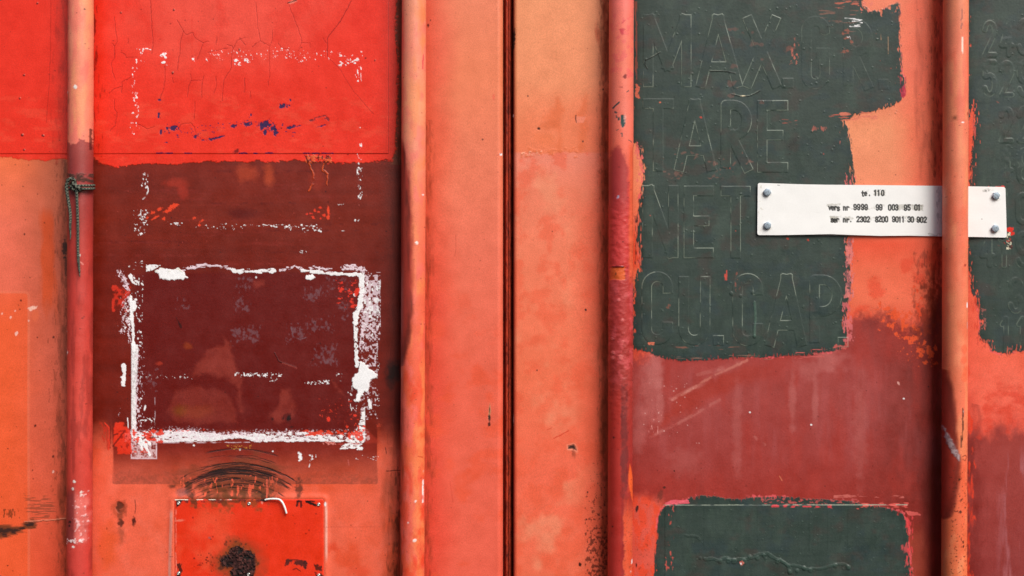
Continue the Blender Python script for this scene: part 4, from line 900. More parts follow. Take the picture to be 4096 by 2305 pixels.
    # upper edge break and missed strokes
    for (x0, y0, x1, y1, cv_, sx, sy, col) in ((3330, -20, 3460, 40, .34, 34, 8, (196, 104, 84)), (3440, 0, 3500, 56, .46, 16, 14, (232, 120, 104)), (3270, 20, 3440, 90, .22, 44, 6, (128, 92, 80)), (3150, 140, 3200, 270, .34, 9, 16, (190, 106, 90)), (3130, 130, 3210, 280, .30, 30, 34, (110, 78, 70)), (3300, 60, 3440, 140, .22, 40, 6, (118, 88, 78)),
                                                (3350, 440, 3520, 490, .42, 40, 7, (226, 118, 96)), (3310, 455, 3400, 475, .40, 50, 6, (214, 98, 78)), (3120, 460, 3200, 500, .34, 34, 7, (150, 84, 74)), (3240, 500, 3310, 530, .28, 7, 26, (170, 96, 84)), (3350, 520, 3400, 580, .30, 7, 30, (190, 100, 88)), (3590, 300, 3632, 400, .50, 10, 30, (190, 40, 70)), (3595, 290, 3625, 390, .34, 8, 26, (60, 36, 48)),
                                                (3370, 940, 3425, 1200, .52, 7, 15, (222, 120, 118)), (3376, 930, 3412, 1180, .36, 9, 16, (150, 92, 96)), (3360, 1180, 3420, 1380, .40, 7, 18, (214, 108, 110)), (3370, 690, 3425, 760, .44, 7, 18, (220, 100, 100)), (2535, 560, 2582, 740, .36, 9, 13, (232, 110, 108)), (2535, 330, 2566, 400, .46, 11, 12, (222, 106, 84)), (2536, 0, 2552, 320, .40, 5, 40, (140, 74, 62)), (2536, 850, 2572, 1070, .48, 5, 34, (222, 104, 84)), (2536, 860, 2560, 1060, .34, 5, 40, (40, 40, 42)),
                                                (3170, 1395, 3380, 1440, .42, 60, 7, (206, 100, 96)), (2700, 1420, 3100, 1440, .26, 70, 4, (140, 106, 92)), (2700, 1372, 3000, 1400, .16, 70, 5, (132, 92, 80)), (3330, 1365, 3400, 1400, .44, 14, 12, (206, 96, 90)), (2590, 1366, 2620, 1384, .6, 9, 7, (232, 120, 96)), (2895, 1080, 2912, 1125, .40, 8, 22, (210, 84, 72)), (2930, 1080, 2970, 1180, .22, 7, 22, (140, 84, 74)),
                                                (2640, 600, 3020, 730, .14, 26, 20, (112, 86, 78)), (2900, 100, 3060, 420, .16, 40, 30, (98, 80, 74)), (3360, 100, 3420, 220, .26, 20, 14, (150, 88, 72)), (3980, 400, 4040, 440, .22, 30, 10, (140, 78, 68)), (2660, 1180, 2700, 1260, .24, 16, 24, (122, 84, 72)),
                                                (3920, 1230, 3950, 1320, .46, 10, 13, (150, 92, 86)), (3890, 430, 3905, 560, .40, 7, 26, (210, 92, 84)), (3960, 1380, 4110, 1410, .34, 34, 8, (150, 84, 80)), (3900, 1340, 3960, 1400, .42, 10, 20, (214, 80, 64)), (3880, 1180, 3930, 1340, .30, 6, 26, (224, 78, 58)),
                                                (3070, 2014, 3330, 2036, .40, 16, 6, (222, 72, 80)), (3040, 1990, 3440, 2020, .32, 12, 6, (190, 88, 86)), (3400, 2004, 3640, 2040, .44, 30, 10, (228, 92, 86)), (2660, 1996, 2760, 2024, .60, 34, 8, (234, 96, 112)), (3590, 2160, 3640, 2280, .30, 12, 30, (200, 84, 84)), (3610, 2060, 3660, 2310, .34, 8, 26, (226, 74, 78)), (2650, 2020, 2700, 2300, .12, 10, 20, (200, 90, 80)), (3330, 1975, 3620, 1998, .40, 50, 8, (206, 108, 100)), (3620, 2040, 3690, 2070, .5, 30, 12, (226, 96, 92))):
        cv.flecks(x0, y0, x1, y1, C(*col), cv_, sx, sy, (x0 * 7 + y0) % 311, min(18, (y1 - y0) / 3, (x1 - x0) / 3), .85)
    for a, b, rx, ry in ((2640, 205 * 2, 4, 3),): cv.blob(a, b, rx, ry, C(222, 110, 80), .9)
    # bare glints
    for L in ([(3412, 77), (3448, 80)], [(3414, 92), (3448, 92)], [(3418, 103), (3450, 98)], [(3400, 106), (3440, 107)], [(3380, 73), (3420, 75)], [(3410, 85), (3440, 84)]): cv.line(L, 2.4, WHITE, .9, 2, int(L[0][1]), gap=.42)
    for L in ([(3553, 130), (3553, 215)], [(3524, 135), (3524, 160)]): cv.line(L, 2, C(160, 130, 104), .8, 1, 4, gap=.4)
    cv.flecks(3385, 140, 3410, 180, WHITE, .3, 7, 6, 521, 8, .8)
    # --- relief of the letters under the green paint
    sl, x, y = cv.w(2550, 40, 3640, 1420)
    dl = np.full(x.shape, 1e9, np.float32)
    for st in BIG:
        gx = [p[0] for p in st]; gy = [p[1] for p in st]
        i0, i1 = np.searchsorted(x[0], [min(gx) - 40, max(gx) + 40]); j0, j1 = np.searchsorted(y[:, 0], [min(gy) - 40, max(gy) + 40])
        s2 = (slice(j0, j1), slice(i0, i1))
        # squared stroke ends: Chebyshev-like distance from segments
        xx, yy = x[s2], y[s2]
        for (x0, y0), (x1, y1) in zip(st[:-1], st[1:]):
            L = math.hypot(x1 - x0, y1 - y0)
            if L < .5: continue
            ux, uy = (x1 - x0) / L, (y1 - y0) / L
            u = (xx - x0) * ux + (yy - y0) * uy; v = -(xx - x0) * uy + (yy - y0) * ux
            curved = len(st) > 12
            ext = 19 if not curved else 4
            du = np.maximum(-u - ext + 19, u - L - ext + 19)
            q = np.maximum(np.abs(v), du) - 19
            dl[s2] = np.minimum(dl[s2], q)
        if len(st) > 12:
            dl[s2] = np.minimum(dl[s2], segd(xx, yy, st[1:-1]) - 19)
    keep = sm(.28, .42, fbm(x, y, 120, 120, 3, 531) + .12)
    keep = keep * np.where((x > 3180) & (y < 380), .45, 1)
    cv.h[sl] += sm(2.4, -.8, dl) * keep * .00038
    edge = sm(2.0, .5, np.abs(dl - .2)) * keep
    cv.put(sl, edge * sm(.47, .62, fbm(x, y, 60, 60, 3, 532)), C(158, 170, 154), .52)
    sl, x, y = cv.w(3900, 60, 4140, 1430)
    ds = np.full(x.shape, 1e9, np.float32)
    for ch, a, b, w_, h_ in SMALL: ds = np.minimum(ds, glyphd(x, y, ch, a, b, w_, h_))
    cv.h[sl] += sm(13, 7, ds) * sm(.3, .55, fbm(x, y, 70, 70, 3, 534)) * .0004
    cv.put(sl, sm(3, 1, np.abs(ds - 9)) * sm(.5, .65, fbm(x, y, 50, 50, 3, 533)), C(110, 124, 112), .5)
    # peeled flaps and stray ridges
    for L in ([(2583, 240), (2610, 228), (2641, 210)], [(2583, 240), (2580, 258), (2590, 276)], [(2928, 378), (2965, 386), (3000, 384), (3040, 364)], [(2838, 284), (2900, 286), (2942, 294)]):
        cv.line(L, 2.6, C(26, 34, 32), .85, 1.5, 3, h=.0003)
        cv.line([(a, b - 3.5) for a, b in L], 1.4, C(130, 142, 128), .4, 1.5, 3, gap=.5)
    cv.blob(2972, 384, 8, 2, C(240, 224, 190), .9)
    # drips, sagged beads
    for a, b, r in ((2925, 1174, 6), (2962, 1184, 5), (3010, 1170, 6), (3017, 1346, 6), (2800, 2232, 5), (3062, 2235, 4)):
        cv.blob(a, b, r, r * 1.2, GREEN, .4, 0, .2, 2.5, a, .3, .0014)
    cv.line([(3018, 1210), (3022, 1270), (3017, 1344)], 6, C(82, 108, 96), .6, 2, 3, h=.0007, soft=3)
    pts = [(2820, 2236), (2850, 2234), (2872, 2240), (2900, 2232), (2930, 2240), (2955, 2238), (2985, 2236), (3010, 2228), (3040, 2216), (3072, 2214), (3095, 2232), (3118, 2240), (3150, 2258), (3160, 2288)]
    cv.line(pts, 8, C(64, 86, 78), .3, 4, 5, h=.0016, soft=5)
    cv.line([(3120, 2238), (3150, 2262), (3190, 2262), (3230, 2278), (3290, 2272), (3330, 2262), (3360, 2256), (3385, 2258), (3395, 2272)], 6, C(64, 86, 78), .3, 4, 6, h=.0013, soft=5)
    cv.line([(2740, 2140), (2790, 2148), (2800, 2158)], 6, GREEN, .3, 4, 7, h=.0010, soft=4)
    for a, b, r in ((3109, 2246, 8), (3158, 2288, 8), (3188, 2283, 7), (3216, 2272, 8), (3240, 2280, 8), (3340, 2262, 8), (3392, 2270, 9), (2880, 2244, 8), (2912, 2242, 9), (2936, 2244, 10), (2975, 2246, 10), (2998, 2226, 7), (3028, 2232, 8), (3055, 2222, 7)):
        cv.blob(a, b, r, r * 1.1, C(72, 92, 84), .35, 0, .2, 3.5, a, .32, .0022)
    cv.blob(2966, 2252, 8, 7, C(226, 120, 110), .9, 0, .9, 2, 9); cv.blob(2964, 2254, 3, 4, WHITE, .9)
    # label edge in lower green patch and faint rules
    slb, xb, yb = cv.w(2660, 1990, 3640, 3200)
    cv.h[slb] += sm(-1.5, 1.5, yb - 2021) * sm(3632, 3628, xb) * .0005
    cv.line([(2655, 2020), (3630, 2019)], 1.8, C(160, 170, 152), .7, 1, 3, gap=.36)
    for a in (2815, 3028, 3235, 3310, 3390): cv.line([(a, 2030), (a, 2200)], 1.2, C(40, 54, 50), .5, 1, a)
    for b in (2090, 2150, 2220): cv.line([(2660, b), (3600, b + 3)], 1.2, C(48, 62, 58), .4, 2, b, gap=.42)
    # dust nibs in the green
    g = np.random.default_rng(23)
    for i in range(330):
        a, b = g.uniform(2560, 3590), g.uniform(20, 1420)
        if b > 480 and a > 3370: continue
        r = g.uniform(1.6, 3.6); cv.blob(a, b, r, r, C(78, 96, 86), .4, 0, .2, 1.6, i, .35, .0009)
    for i in range(110):
        a, b = g.uniform(2660, 3600), g.uniform(2040, 2300)
        if i % 3 == 0: a, b = g.uniform(3920, 4096), g.uniform(60, 1380)
        r = g.uniform(1.6, 3.2); cv.blob(a, b, r, r, C(78, 96, 86), .4, 0, .2, 1.6, i, .35, .0008)
    cv.dots(40, 2560, 40, 3380, 1400, C(26, 32, 30), 1.5, 3, 541); cv.dots(6, 2560, 600, 3380, 1400, C(190, 90, 76), 1.5, 3, 542); cv.dots(36, 3430, 40, 3760, 1200, C(150, 70, 52), 1.3, 2.8, 543)
    cv.dots(60, 2560, 1480, 3760, 1980, C(100, 40, 38), 1.4, 3, 544, .7)
    for a, b in ((2804, 470), (3232, 960), (3150, 955)): cv.blob(a, b, 5, 4, C(210, 70, 52), .8, .3, .7, 1.5, a)
    # red and white chip by the sign's corner
    cv.blob(4040, 920, 13, 10, C(226, 52, 40), 1, 0, .7, 1.5, 9); cv.blob(4048, 935, 8, 8, C(226, 52, 40), 1, 0, .7, 1.5, 8); cv.flecks(4024, 926, 4046, 1000, C(234, 226, 200), .5, 7, 9, 551, 5, 1); cv.flecks(3990, 946, 4050, 990, C(170, 52, 40), .28, 10, 9, 552, 10, .9); cv.flecks(4030, 930, 4052, 1000, C(70, 34, 26), .3, 6, 8, 553, 6, .9)
    cv.flecks(3950, 742, 4020, 752, C(230, 56, 40), .5, 20, 6, 554, 3, .9); cv.flecks(3120, 735, 3160, 745, C(230, 56, 40), .5, 14, 6, 555, 3, .9)
    # lower right strip
    sl, x, y = cv.w(3850, 1440, 4130, 2330)
    cv.put(sl, fleck(x, y, sm(3960, 3880, x) * sm(1600, 1800, y) * .62, 30, 120, 561, .30), C(126, 46, 42), .8)
    cv.put(sl, sm(.52, .72, fbm(x, y, 30, 200, 4, 562)) * sm(1760, 1900, y) * sm(3960, 4060, x), C(176, 104, 108), .75)
    cv.put(sl, fleck(x, y, sm(3910, 3875, x) * .42, 10, 34, 563, .15), C(236, 72, 44), .8)
    cv.put(sl, fleck(x, y, sm(1450, 1600, y) * sm(1780, 1640, y) * sm(3880, 3960, x) * .42, 40, 30, 564, .26), C(216, 66, 46), .7)
    return cv

cvR = paint_right()
right = empty('container_door', (float(px(5300)), .03, 0.58))
tag(right, 'right container door leaf, coral with grey-green paint patches over raised tare lettering', 'container door', kind='thing')
bpy.context.view_layer.update()
dep = -cvR.h - rough_dents(cvR.X, cvR.Y, 331) + groove(cvR.X, 2478) + groove(cvR.X, 3816)
tt = np.clip((2070 - cvR.X) / 18, 0, 1)
dep = dep + .010 * (1 - np.sqrt(1 - np.minimum(tt, .995) ** 2))
PR = np.stack([px(cvR.X), dep, pz(cvR.Y)], -1)
o = sheet('door_panel', PR, cvR, .04, right, M_paint); place(o)

# rubber gasket in the seam
gx = np.linspace(2006, 2058, 37)
cvG = Canvas(gx, np.concatenate([np.arange(-900, -20, 60), np.arange(-20, 2330, 6), np.arange(2340, 3200, 60)]))
cvG.col[:] = C(176, 66, 46)
fl = (slice(None), slice(None))
cvG.put(fl, fleck(cvG.X, cvG.Y, np.full(cvG.X.shape, .4), 8, 60, 601, .26), C(120, 46, 34), .8, .7)
cvG.put(fl, fleck(cvG.X, cvG.Y, np.full(cvG.X.shape, .28), 5, 18, 602, .15), C(60, 28, 22), .7)
u = (cvG.X - 2032) / 18
prof = .0075 + .010 * np.clip(np.abs(u) - .42, 0, .75) * 2.2 + .0012 * np.cos(u * 9)
o = sheet('gasket', np.stack([px(cvG.X), prof, pz(cvG.Y)], -1), cvG, .045, right, M_gasket); place(o)

# ================================================================== LOCK RODS
def rod(x_top, x_bot, half, painter, parent, seed):
    gap = .0065
    n = 80
    ths = np.linspace(-math.pi, math.pi, n, endpoint=False)      # 0 faces the camera
    ys = np.concatenate([np.arange(-900, -20, 40), np.arange(-20, 2330, STEP), np.arange(2340, 3200, 40)])
    TH, Y = np.meshgrid(ths, ys)
    cx = np.interp(Y, [-900, 0, 2305, 3200], [x_top + (x_top - x_bot) * .39, x_top, x_bot, x_bot - (x_top - x_bot) * .39])
    U = np.sin(TH)
    X = cx + half * U
    cv = Canvas(np.arange(n), ys, X, Y)
    # pixel window lookups need monotone x: paint over all columns
    def w(x0, y0, x1, y1):
        j0, j1 = np.searchsorted(cv.ys, [y0, y1]); sl = (slice(j0, max(j1, j0 + 1)), slice(None))
        return sl, cv.X[sl], cv.Y[sl]
    cv.w = w
    painter(cv, U, cx, TH)
    r0 = half * S * (DIST - .026) / DIST
    d0 = gap + r0
    r = r0 + cv.h + (fbm(X + 300 * np.sign(np.cos(TH)), Y, 60, 90, 2, seed) - .5) * .0004
    x = (cx - 2048) * S * (DIST - d0) / DIST + r * np.sin(TH)
    yy = -d0 - r * np.cos(TH)
    z = ZC + (1152.5 - Y) * S * (DIST - d0) / DIST
    o = sheet('lock_rod', np.stack([x, yy, z], -1)[:, ::-1], type('c', (), {'col': cv.col[:, ::-1], 'rough': cv.rough[:, ::-1]}), 0, parent, M_rod, wrap=True)
    place(o)
    return o

FULL = (slice(None), slice(None))
def rod1(cv, U, cx, TH):
    X, Y = cv.X, cv.Y
    n = fbm(X, Y, 40, 90, 4, 701)
    cv.col[:] = grad(Y, [(0, (238, 150, 116)), (150, (238, 136, 112)), (400, (238, 128, 104)), (560, (236, 128, 108)), (700, (178, 68, 64)), (900, (180, 62, 54)), (1200, (196, 66, 58)), (1600, (214, 78, 66)), (2000, (206, 72, 62)), (2305, (204, 70, 62))])
    cv.put(FULL, sm(.5, .7, fbm(X, Y, 26, 110, 4, 702)) * (Y < 600), C(240, 110, 100), .6); cv.put(FULL, sm(.5, .7, fbm(X, Y, 30, 120, 4, 703)) * (Y < 600), C(238, 160, 110), .5)
    e = 575 + 26 * np.sin(X * .07) * .3 - 18 * sm(300, 275, X) + (fbm(X, Y, 16, o=4, seed=704) - .5) * 34
    cv.put(FULL, sm(-2.5, 2.5, Y - e) * sm(1050, 700, Y), C(152, 62, 60), .9)
    cv.put(FULL, fleck(X, Y, sm(295, 272, X) * (Y < 620) * .42, 9, 30, 705, .20), C(130, 84, 58), .85)
    sl, x, y = cv.w(0, 690, 0, 740)
    cv.put(sl, fleck(x, y, sm(690, 705, y) * sm(742, 728, y) * .66, 12, 9, 706, .20), C(70, 46, 38), .95, .85, .0004)
    cv.put(FULL, sm(.5, .7, fbm(X, Y, 20, 130, 4, 707)) * sm(1000, 1100, Y), C(150, 54, 48), .6); cv.put(FULL, fleck(X, Y, sm(295, 272, X) * sm(1150, 1300, Y) * .42, 12, 60, 708, .26), C(150, 56, 50), .6)
    for a, b, rx, ry in ((318, 356, 7, 8), (278, 374, 4, 4), (333, 1025, 5, 6), (279, 1410, 4, 8), (276, 1325, 2, 3), (272, 1404, 2, 10), (314, 1920, 6, 5), (308, 1948, 5, 5), (340, 1962, 4, 5), (340, 1974, 4, 6), (310, 2178, 5, 4)): cv.blob(a, b, rx, ry, C(236, 230, 224), .95, .2, .7, 1.5, a, h=.0002)
    cv.line([(337, 1048), (347, 1060)], 3, C(240, 150, 140), .8, 2, 4)
    sl, x, y = cv.w(0, 1890, 0, 2190)
    m = sm(8, -8, np.abs(x - 318) - 44 + (fbm(x, y, 14, 26, 4, 711) - .5) * 26) * sm(1940, 2010, y + (x < 320) * 20) * sm(2175, 2150, y)
    cv.put(sl, m * sm(330, 306, x), C(132, 56, 54), .85, .5); cv.put(sl, m * sm(306, 326, x) * (.5 + .6 * fbm(x, y, 9, 18, 3, 712)), C(232, 122, 116), .75, .3, .0006)
    cv.put(sl, fleck(x, y, m * sm(300, 330, x) * .22, 7, 12, 713, .08), C(244, 200, 200), .8, .25, .0006); cv.put(sl, fleck(x, y, sm(2140, 2155, y) * sm(2175, 2160, y) * m * .45, 9, 7, 714), C(246, 226, 226), .9, .3, .0004)
    for a, b, r in ((294, 2080, 6), (293, 2096, 5), (352, 46, 3)): cv.blob(a, b, r, r, BLACK, .9, 0, .6, 1.5, b)
    cv.line([(368, 520), (368, 600)], 5, C(70, 30, 26), .8, 2, 4)
    cv.dots(40, 275, 0, 365, 2305, C(110, 50, 44), 1.2, 2.8, 716)

def rod2(cv, U, cx, TH):
    X, Y = cv.X, cv.Y
    cv.col[:] = grad(Y, [(0, (240, 150, 120)), (200, (240, 132, 110)), (420, (240, 146, 110)), (600, (239, 136, 112)), (800, (237, 120, 92)), (1050, (235, 108, 84)), (1300, (234, 100, 76)), (1600, (234, 92, 66)), (2000, (234, 92, 66)), (2305, (234, 90, 66))])
    cv.put(FULL, sm(.48, .68, fbm(X, Y, 40, 80, 4, 721)), C(238, 108, 100), .55); cv.put(FULL, sm(.48, .7, fbm(X, Y, 34, 110, 4, 722)) * sm(1620, 1690, X), C(240, 132, 84), .8)
    b = np.interp(Y, [-900, 500, 560, 640, 720, 800, 900, 1000, 1120, 1240, 1300, 1380, 1460, 1520], [1500, 1500, 1606, 1630, 1642, 1646, 1652, 1654, 1656, 1654, 1648, 1636, 1615, 1500])
    d = X - b + (fbm(X, Y, 16, 40, 4, 723) - .5) * 16
    cv.put(FULL, sm(11, -11, d), C(170, 58, 48), .9); cv.put(FULL, sm(10, -6, d) * sm(-34, -8, d) * sm(.30, .60, fbm(X, Y, 20, 140, 3, 724)), C(92, 42, 35), .75)
    cv.put(FULL, fleck(X, Y, sm(1640, 1606, X) * sm(1400, 1500, Y) * .46, 12, 70, 725, .26), C(160, 62, 44), .8); cv.put(FULL, sm(.5, .72, fbm(X, Y, 30, 60, 4, 726)) * sm(1400, 1550, Y), C(228, 70, 42), .6)
    cv.put(FULL, fleck(X, Y, sm(1622, 1605, X) * sm(1950, 2050, Y) * .5, 7, 30, 727, .15), C(96, 48, 36), .8)
    for a, b_, rx, ry in ((1671, 975, 6, 6), (1694, 782, 3, 3), (1665, 1998, 4, 4), (1662, 2153, 6, 6), (1637, 2083, 3, 3)): cv.blob(a, b_, rx, ry, C(240, 224, 220), .9, 0, .7, 1.5, a, h=.0003)
    cv.line([(1694, 1880), (1693, 2005)], 4, WHITE, .9, 2, 4, gap=.4); cv.line([(1695, 215), (1694, 280)], 4, C(226, 70, 84), .8, 2, 4, gap=.4)
    cv.dots(60, 1608, 0, 1700, 2305, C(150, 60, 48), 1.2, 2.6, 728); cv.line([(1676, 1820), (1692, 1826)], 3, C(200, 66, 44), .8)

def rod3(cv, U, cx, TH):
    X, Y = cv.X, cv.Y
    cv.col[:] = grad(Y, [(0, (240, 112, 104)), (200, (239, 116, 96)), (450, (238, 116, 100)), (600, (236, 104, 84)), (760, (200, 66, 60)), (1000, (200, 66, 60)), (1120, (184, 64, 62)), (1250, (180, 62, 60)), (1450, (164, 58, 54)), (1600, (160, 56, 50)), (1900, (162, 54, 50)), (2305, (164, 52, 52))])
    n = fbm(X, Y, 18, 22, 4, 731)
    d = elld(X, Y, 2466, 720, 40, 128) + (n - .5) * 16
    cv.put(FULL, sm(5, -5, np.where(Y > 720, np.abs(X - 2466) - 40 + (n - .5) * 16, d)) * (Y > 560) * sm(1120, 1060, Y), mixc(np.broadcast_to(C(172, 58, 58), X.shape + (3,)), np.broadcast_to(C(204, 64, 62), X.shape + (3,)), sm(760, 900, Y)), .9)
    cv.put(FULL, sm(2508, 2520, X + (n - .5) * 10) * sm(560, 620, Y) * sm(1180, 1060, Y), C(226, 92, 62), .9)
    cv.put(FULL, sm(.50, .66, fbm(X, Y, 24, 26, 4, 732)) * sm(1100, 1150, Y) * sm(1560, 1480, Y), C(206, 84, 86), .7)
    lump = (fbm(X, Y, 22, 22, 3, 733) - .5) * .0016 * sm(700, 900, Y) * sm(1800, 1500, Y)
    cv.h += lump.astype(np.float32)
    cv.put(FULL, sm(2486, 2476, X) * sm(1500, 1620, Y), C(190, 58, 50), .75); cv.put(FULL, fleck(X, Y, sm(2474, 2484, X) * sm(2514, 2500, X) * sm(1480, 1600, Y) * sm(2000, 1900, Y) * .7, 14, 16, 734, .26), C(118, 46, 46), .85)
    cv.put(FULL, sm(2488, 2492, X + (n - .5) * 12) * sm(1960, 2100, Y), C(226, 92, 66), .95); cv.put(FULL, fleck(X, Y, sm(2488, 2492, X) * sm(1900, 2000, Y) * .4, 10, 40, 735, .20), C(226, 76, 48), .5)
    sl, x, y = cv.w(0, 1840, 0, 2020)
    dd = polyd(x, y, [(2516, 1850), (2522, 1870), (2530, 1910), (2531, 2010), (2524, 1990), (2510, 1930), (2510, 1890)])
    cv.put(sl, sm(2, -2, dd), C(240, 96, 52), .95)
    sl, x, y = cv.w(0, 1055, 0, 1130); dd = boxd(x, y, 2438, 1070, 2496, 1120) + (fbm(x, y, 10, o=3, seed=736) - .5) * 10
    cv.put(sl, sm(2, -2, dd), C(228, 98, 52), .95, h=-.0005); cv.line([(2446, 1066), (2488, 1068)], 5, C(110, 32, 30), .9, 3, 3, h=.0006); cv.blob(2459, 1096, 2.5, 5, BLACK, .9)
    # chips to green
    GC = C(40, 72, 72)
    cv.blob(2488, 490, 11, 24, GC, 1, -.1, .35, 1.5, 5, .4, -.0004); cv.blob(2496, 478, 5, 16, C(244, 170, 160), .7, 0, .7, 2, 6)
    for L, w_ in (([(2472, 418), (2460, 428), (2450, 438)], 6), ([(2456, 454), (2462, 458)], 6), ([(2462, 470), (2464, 476)], 4), ([(2470, 486), (2472, 478)], 5), ([(2483, 540), (2486, 552)], 4), ([(2462, 528), (2470, 524)], 2), ([(2510, 565), (2524, 572)], 2), ([(2505, 375), (2512, 368)], 2)): cv.line(L, w_, GC, .95, 2, int(L[0][1]))
    cv.blob(2484, 134, 10, 12, C(204, 56, 70), .9, 0, .9, 3, 8); cv.line([(2484, 104), (2496, 92)], 4, C(206, 60, 74), .8, 2, 3); cv.blob(2495, 316, 6, 9, C(130, 26, 30), .95, .5, .7, 2, 9); cv.line([(2474, 356), (2486, 357)], 2, C(160, 40, 44), .9)
    cv.flecks(0, 60, 3000, 330, C(232, 86, 92), .28, 18, 18, 737, 20, .5)
    cv.blob(2468, 792, 4, 7, C(160, 170, 200), .9, .3, .5, 1.5, 10); cv.blob(2488, 970, 3, 3, C(90, 30, 30), .9); cv.blob(2452, 1746, 4, 6, C(70, 28, 26), .9)
    for a, b, r in ((2478, 1428, 9), (2450, 1410, 7), (2448, 1430, 7), (2447, 1355, 6), (2488, 1365, 5), (2470, 1200, 6), (2485, 1280, 6)): cv.blob(a, b, r, r, C(222, 108, 108), .7, 0, .5, 3, b, .3, .0008)
    cv.blob(2527, 2240, 4, 10, WHITE, .8, .2, .8, 1.5, 11); cv.blob(2520, 2280, 3, 5, C(236, 170, 160), .8); cv.blob(2447, 2100, 3, 3, BLACK, .8)
    cv.flecks(2490, 1960, 2540, 2305, C(110, 56, 50), .1, 6, 6, 738, 4, .6); cv.dots(50, 2440, 600, 2530, 2305, C(100, 36, 36), 1.2, 2.8, 739)

def rod4(cv, U, cx, TH):
    X, Y = cv.X, cv.Y
    n = fbm(X, Y, 40, 90, 4, 741)
    cv.col[:] = grad(Y, [(0, (237, 132, 100)), (200, (238, 122, 96)), (400, (236, 112, 90)), (650, (238, 128, 98)), (900, (236, 116, 90)), (1300, (236, 124, 92)), (1600, (236, 112, 84)), (1900, (236, 100, 70)), (2305, (234, 116, 78))])
    cv.put(FULL, sm(.5, .74, n), C(234, 98, 70), .45); cv.put(FULL, sm(.5, .7, fbm(X, Y, 30, 130, 4, 742)), C(240, 150, 106), .5)
    b = np.interp(Y, [-900, 1430, 1480, 1560, 1650, 1780, 1830, 1900, 1960, 2060, 2200], [3600, 3600, 3782, 3798, 3806, 3812, 3826, 3820, 3810, 3790, 3600])
    d = X - b + (fbm(X, Y, 12, 40, 4, 743) - .5) * 14
    cv.put(FULL, sm(10, -10, d), C(156, 48, 40), .9); cv.put(FULL, sm(12, -4, d) * sm(-28, -8, d) * sm(1480, 1560, Y), C(100, 46, 38), .55)
    sl, x, y = cv.w(0, 1660, 0, 1850)
    dd = polyd(x, y, [(3769, 1700), (3776, 1720), (3800, 1770), (3822, 1815), (3820, 1838), (3800, 1820), (3776, 1770)]) + (fbm(x, y, 10, o=3, seed=744) - .5) * 10
    cv.put(sl, sm(3, -3, dd), C(140, 108, 110), .9, .4, .0004); cv.put(sl, fleck(x, y, .5 * sm(2, -3, dd), 8, 12, 745), C(196, 170, 172), .7)
    cv.line([(3834, 1630), (3835, 1700), (3830, 1760)], 5, C(64, 40, 34), .9, 3, 6, gap=.36); cv.line([(3836, 1640), (3835, 1690)], 3, WHITE, .9, 2, 7, gap=.5); cv.line([(3826, 1740), (3828, 1790)], 5, C(90, 54, 46), .7, 3, 8, gap=.4)
    cv.line([(3832, 1820), (3846, 1815), (3856, 1826), (3846, 1838), (3836, 1832)], 3, C(140, 64, 50), .8, 2, 4)
    cv.line([(3830, 22), (3830, 60), (3828, 125)], 3, C(110, 70, 74), .8, 2, 5, gap=.46); cv.line([(3832, 160), (3832, 222)], 5, C(252, 226, 212), .9, 1, 6, gap=.3)
    cv.blob(3804, 478, 5, 6, C(70, 48, 36), .9, 0, .5, 1.5, 4); cv.blob(3804, 478, 11, 12, C(190, 106, 76), .5, 0, .6, 4, 5); cv.blob(3834, 496, 6, 2.5, WHITE, .9); cv.blob(3859, 461, 4, 7, C(170, 60, 44), .8); cv.blob(3846, 1062, 5, 5, C(160, 56, 42), .9, 0, .6, 1.5, 6); cv.blob(3857, 1221, 3.5, 10, WHITE, .95); cv.line([(3858, 1290), (3858, 1320)], 3, C(220, 160, 150), .8, 1, 5, gap=.4); cv.blob(3873, 100, 8, 16, C(232, 92, 50), .7)
    for a, b_ in ((3842, 1395), (3840, 1440), (3846, 1480), (3842, 1510)): cv.blob(a, b_, 14, 18, C(238, 96, 66), .6, 0, .5, 5, b_)
    cv.flecks(3780, 1860, 3870, 2310, C(96, 44, 34), .14, 6, 7, 746, 10, .85); cv.dots(50, 3775, 0, 3868, 2305, C(160, 72, 52), 1.2, 2.6, 747)
    for a, b_, r in ((3825, 2040, 5), (3846, 2024, 3), (3828, 1992, 3), (3820, 1912, 4), (3836, 2160, 5), (3838, 2178, 4)): cv.blob(a, b_, r, r * 1.4, C(58, 36, 30), .9, .2, .6, 1.5, b_)

rod(323.5, 317.5, 49.5, rod1, left, 751)
rod(1656, 1649, 48.5, rod2, left, 752)
rod(2485.5, 2480, 49.5, rod3, right, 753)
rod(3823.5, 3816.5, 49.2, rod4, right, 754)

# ================================================================== COVER PLATE with rivets (left door)
def lathe(name, prof, mat, parent, centre, seg=20):
    """profile of (radius, forward) turned about the axis pointing at the viewer"""
    V, F = [], []
    for r, f in prof:
        for k in range(seg):
            a = 2 * math.pi * k / seg
            V.append((centre[0] + r * math.cos(a), centre[1] - f, centre[2] + r * math.sin(a)))
    m = len(prof)
    for i in range(m - 1):
        for k in range(seg):
            F.append((i * seg + k, i * seg + (k + 1) % seg, (i + 1) * seg + (k + 1) % seg, (i + 1) * seg + k))
    F.append(tuple(range((m - 1) * seg, m * seg)))
    me = bpy.data.meshes.new(name); me.from_pydata(V, [], F)
    me.polygons.foreach_set('use_smooth', [True] * len(me.polygons))
    o = new_obj(name, me, parent, mat)
    place(o)
    return o

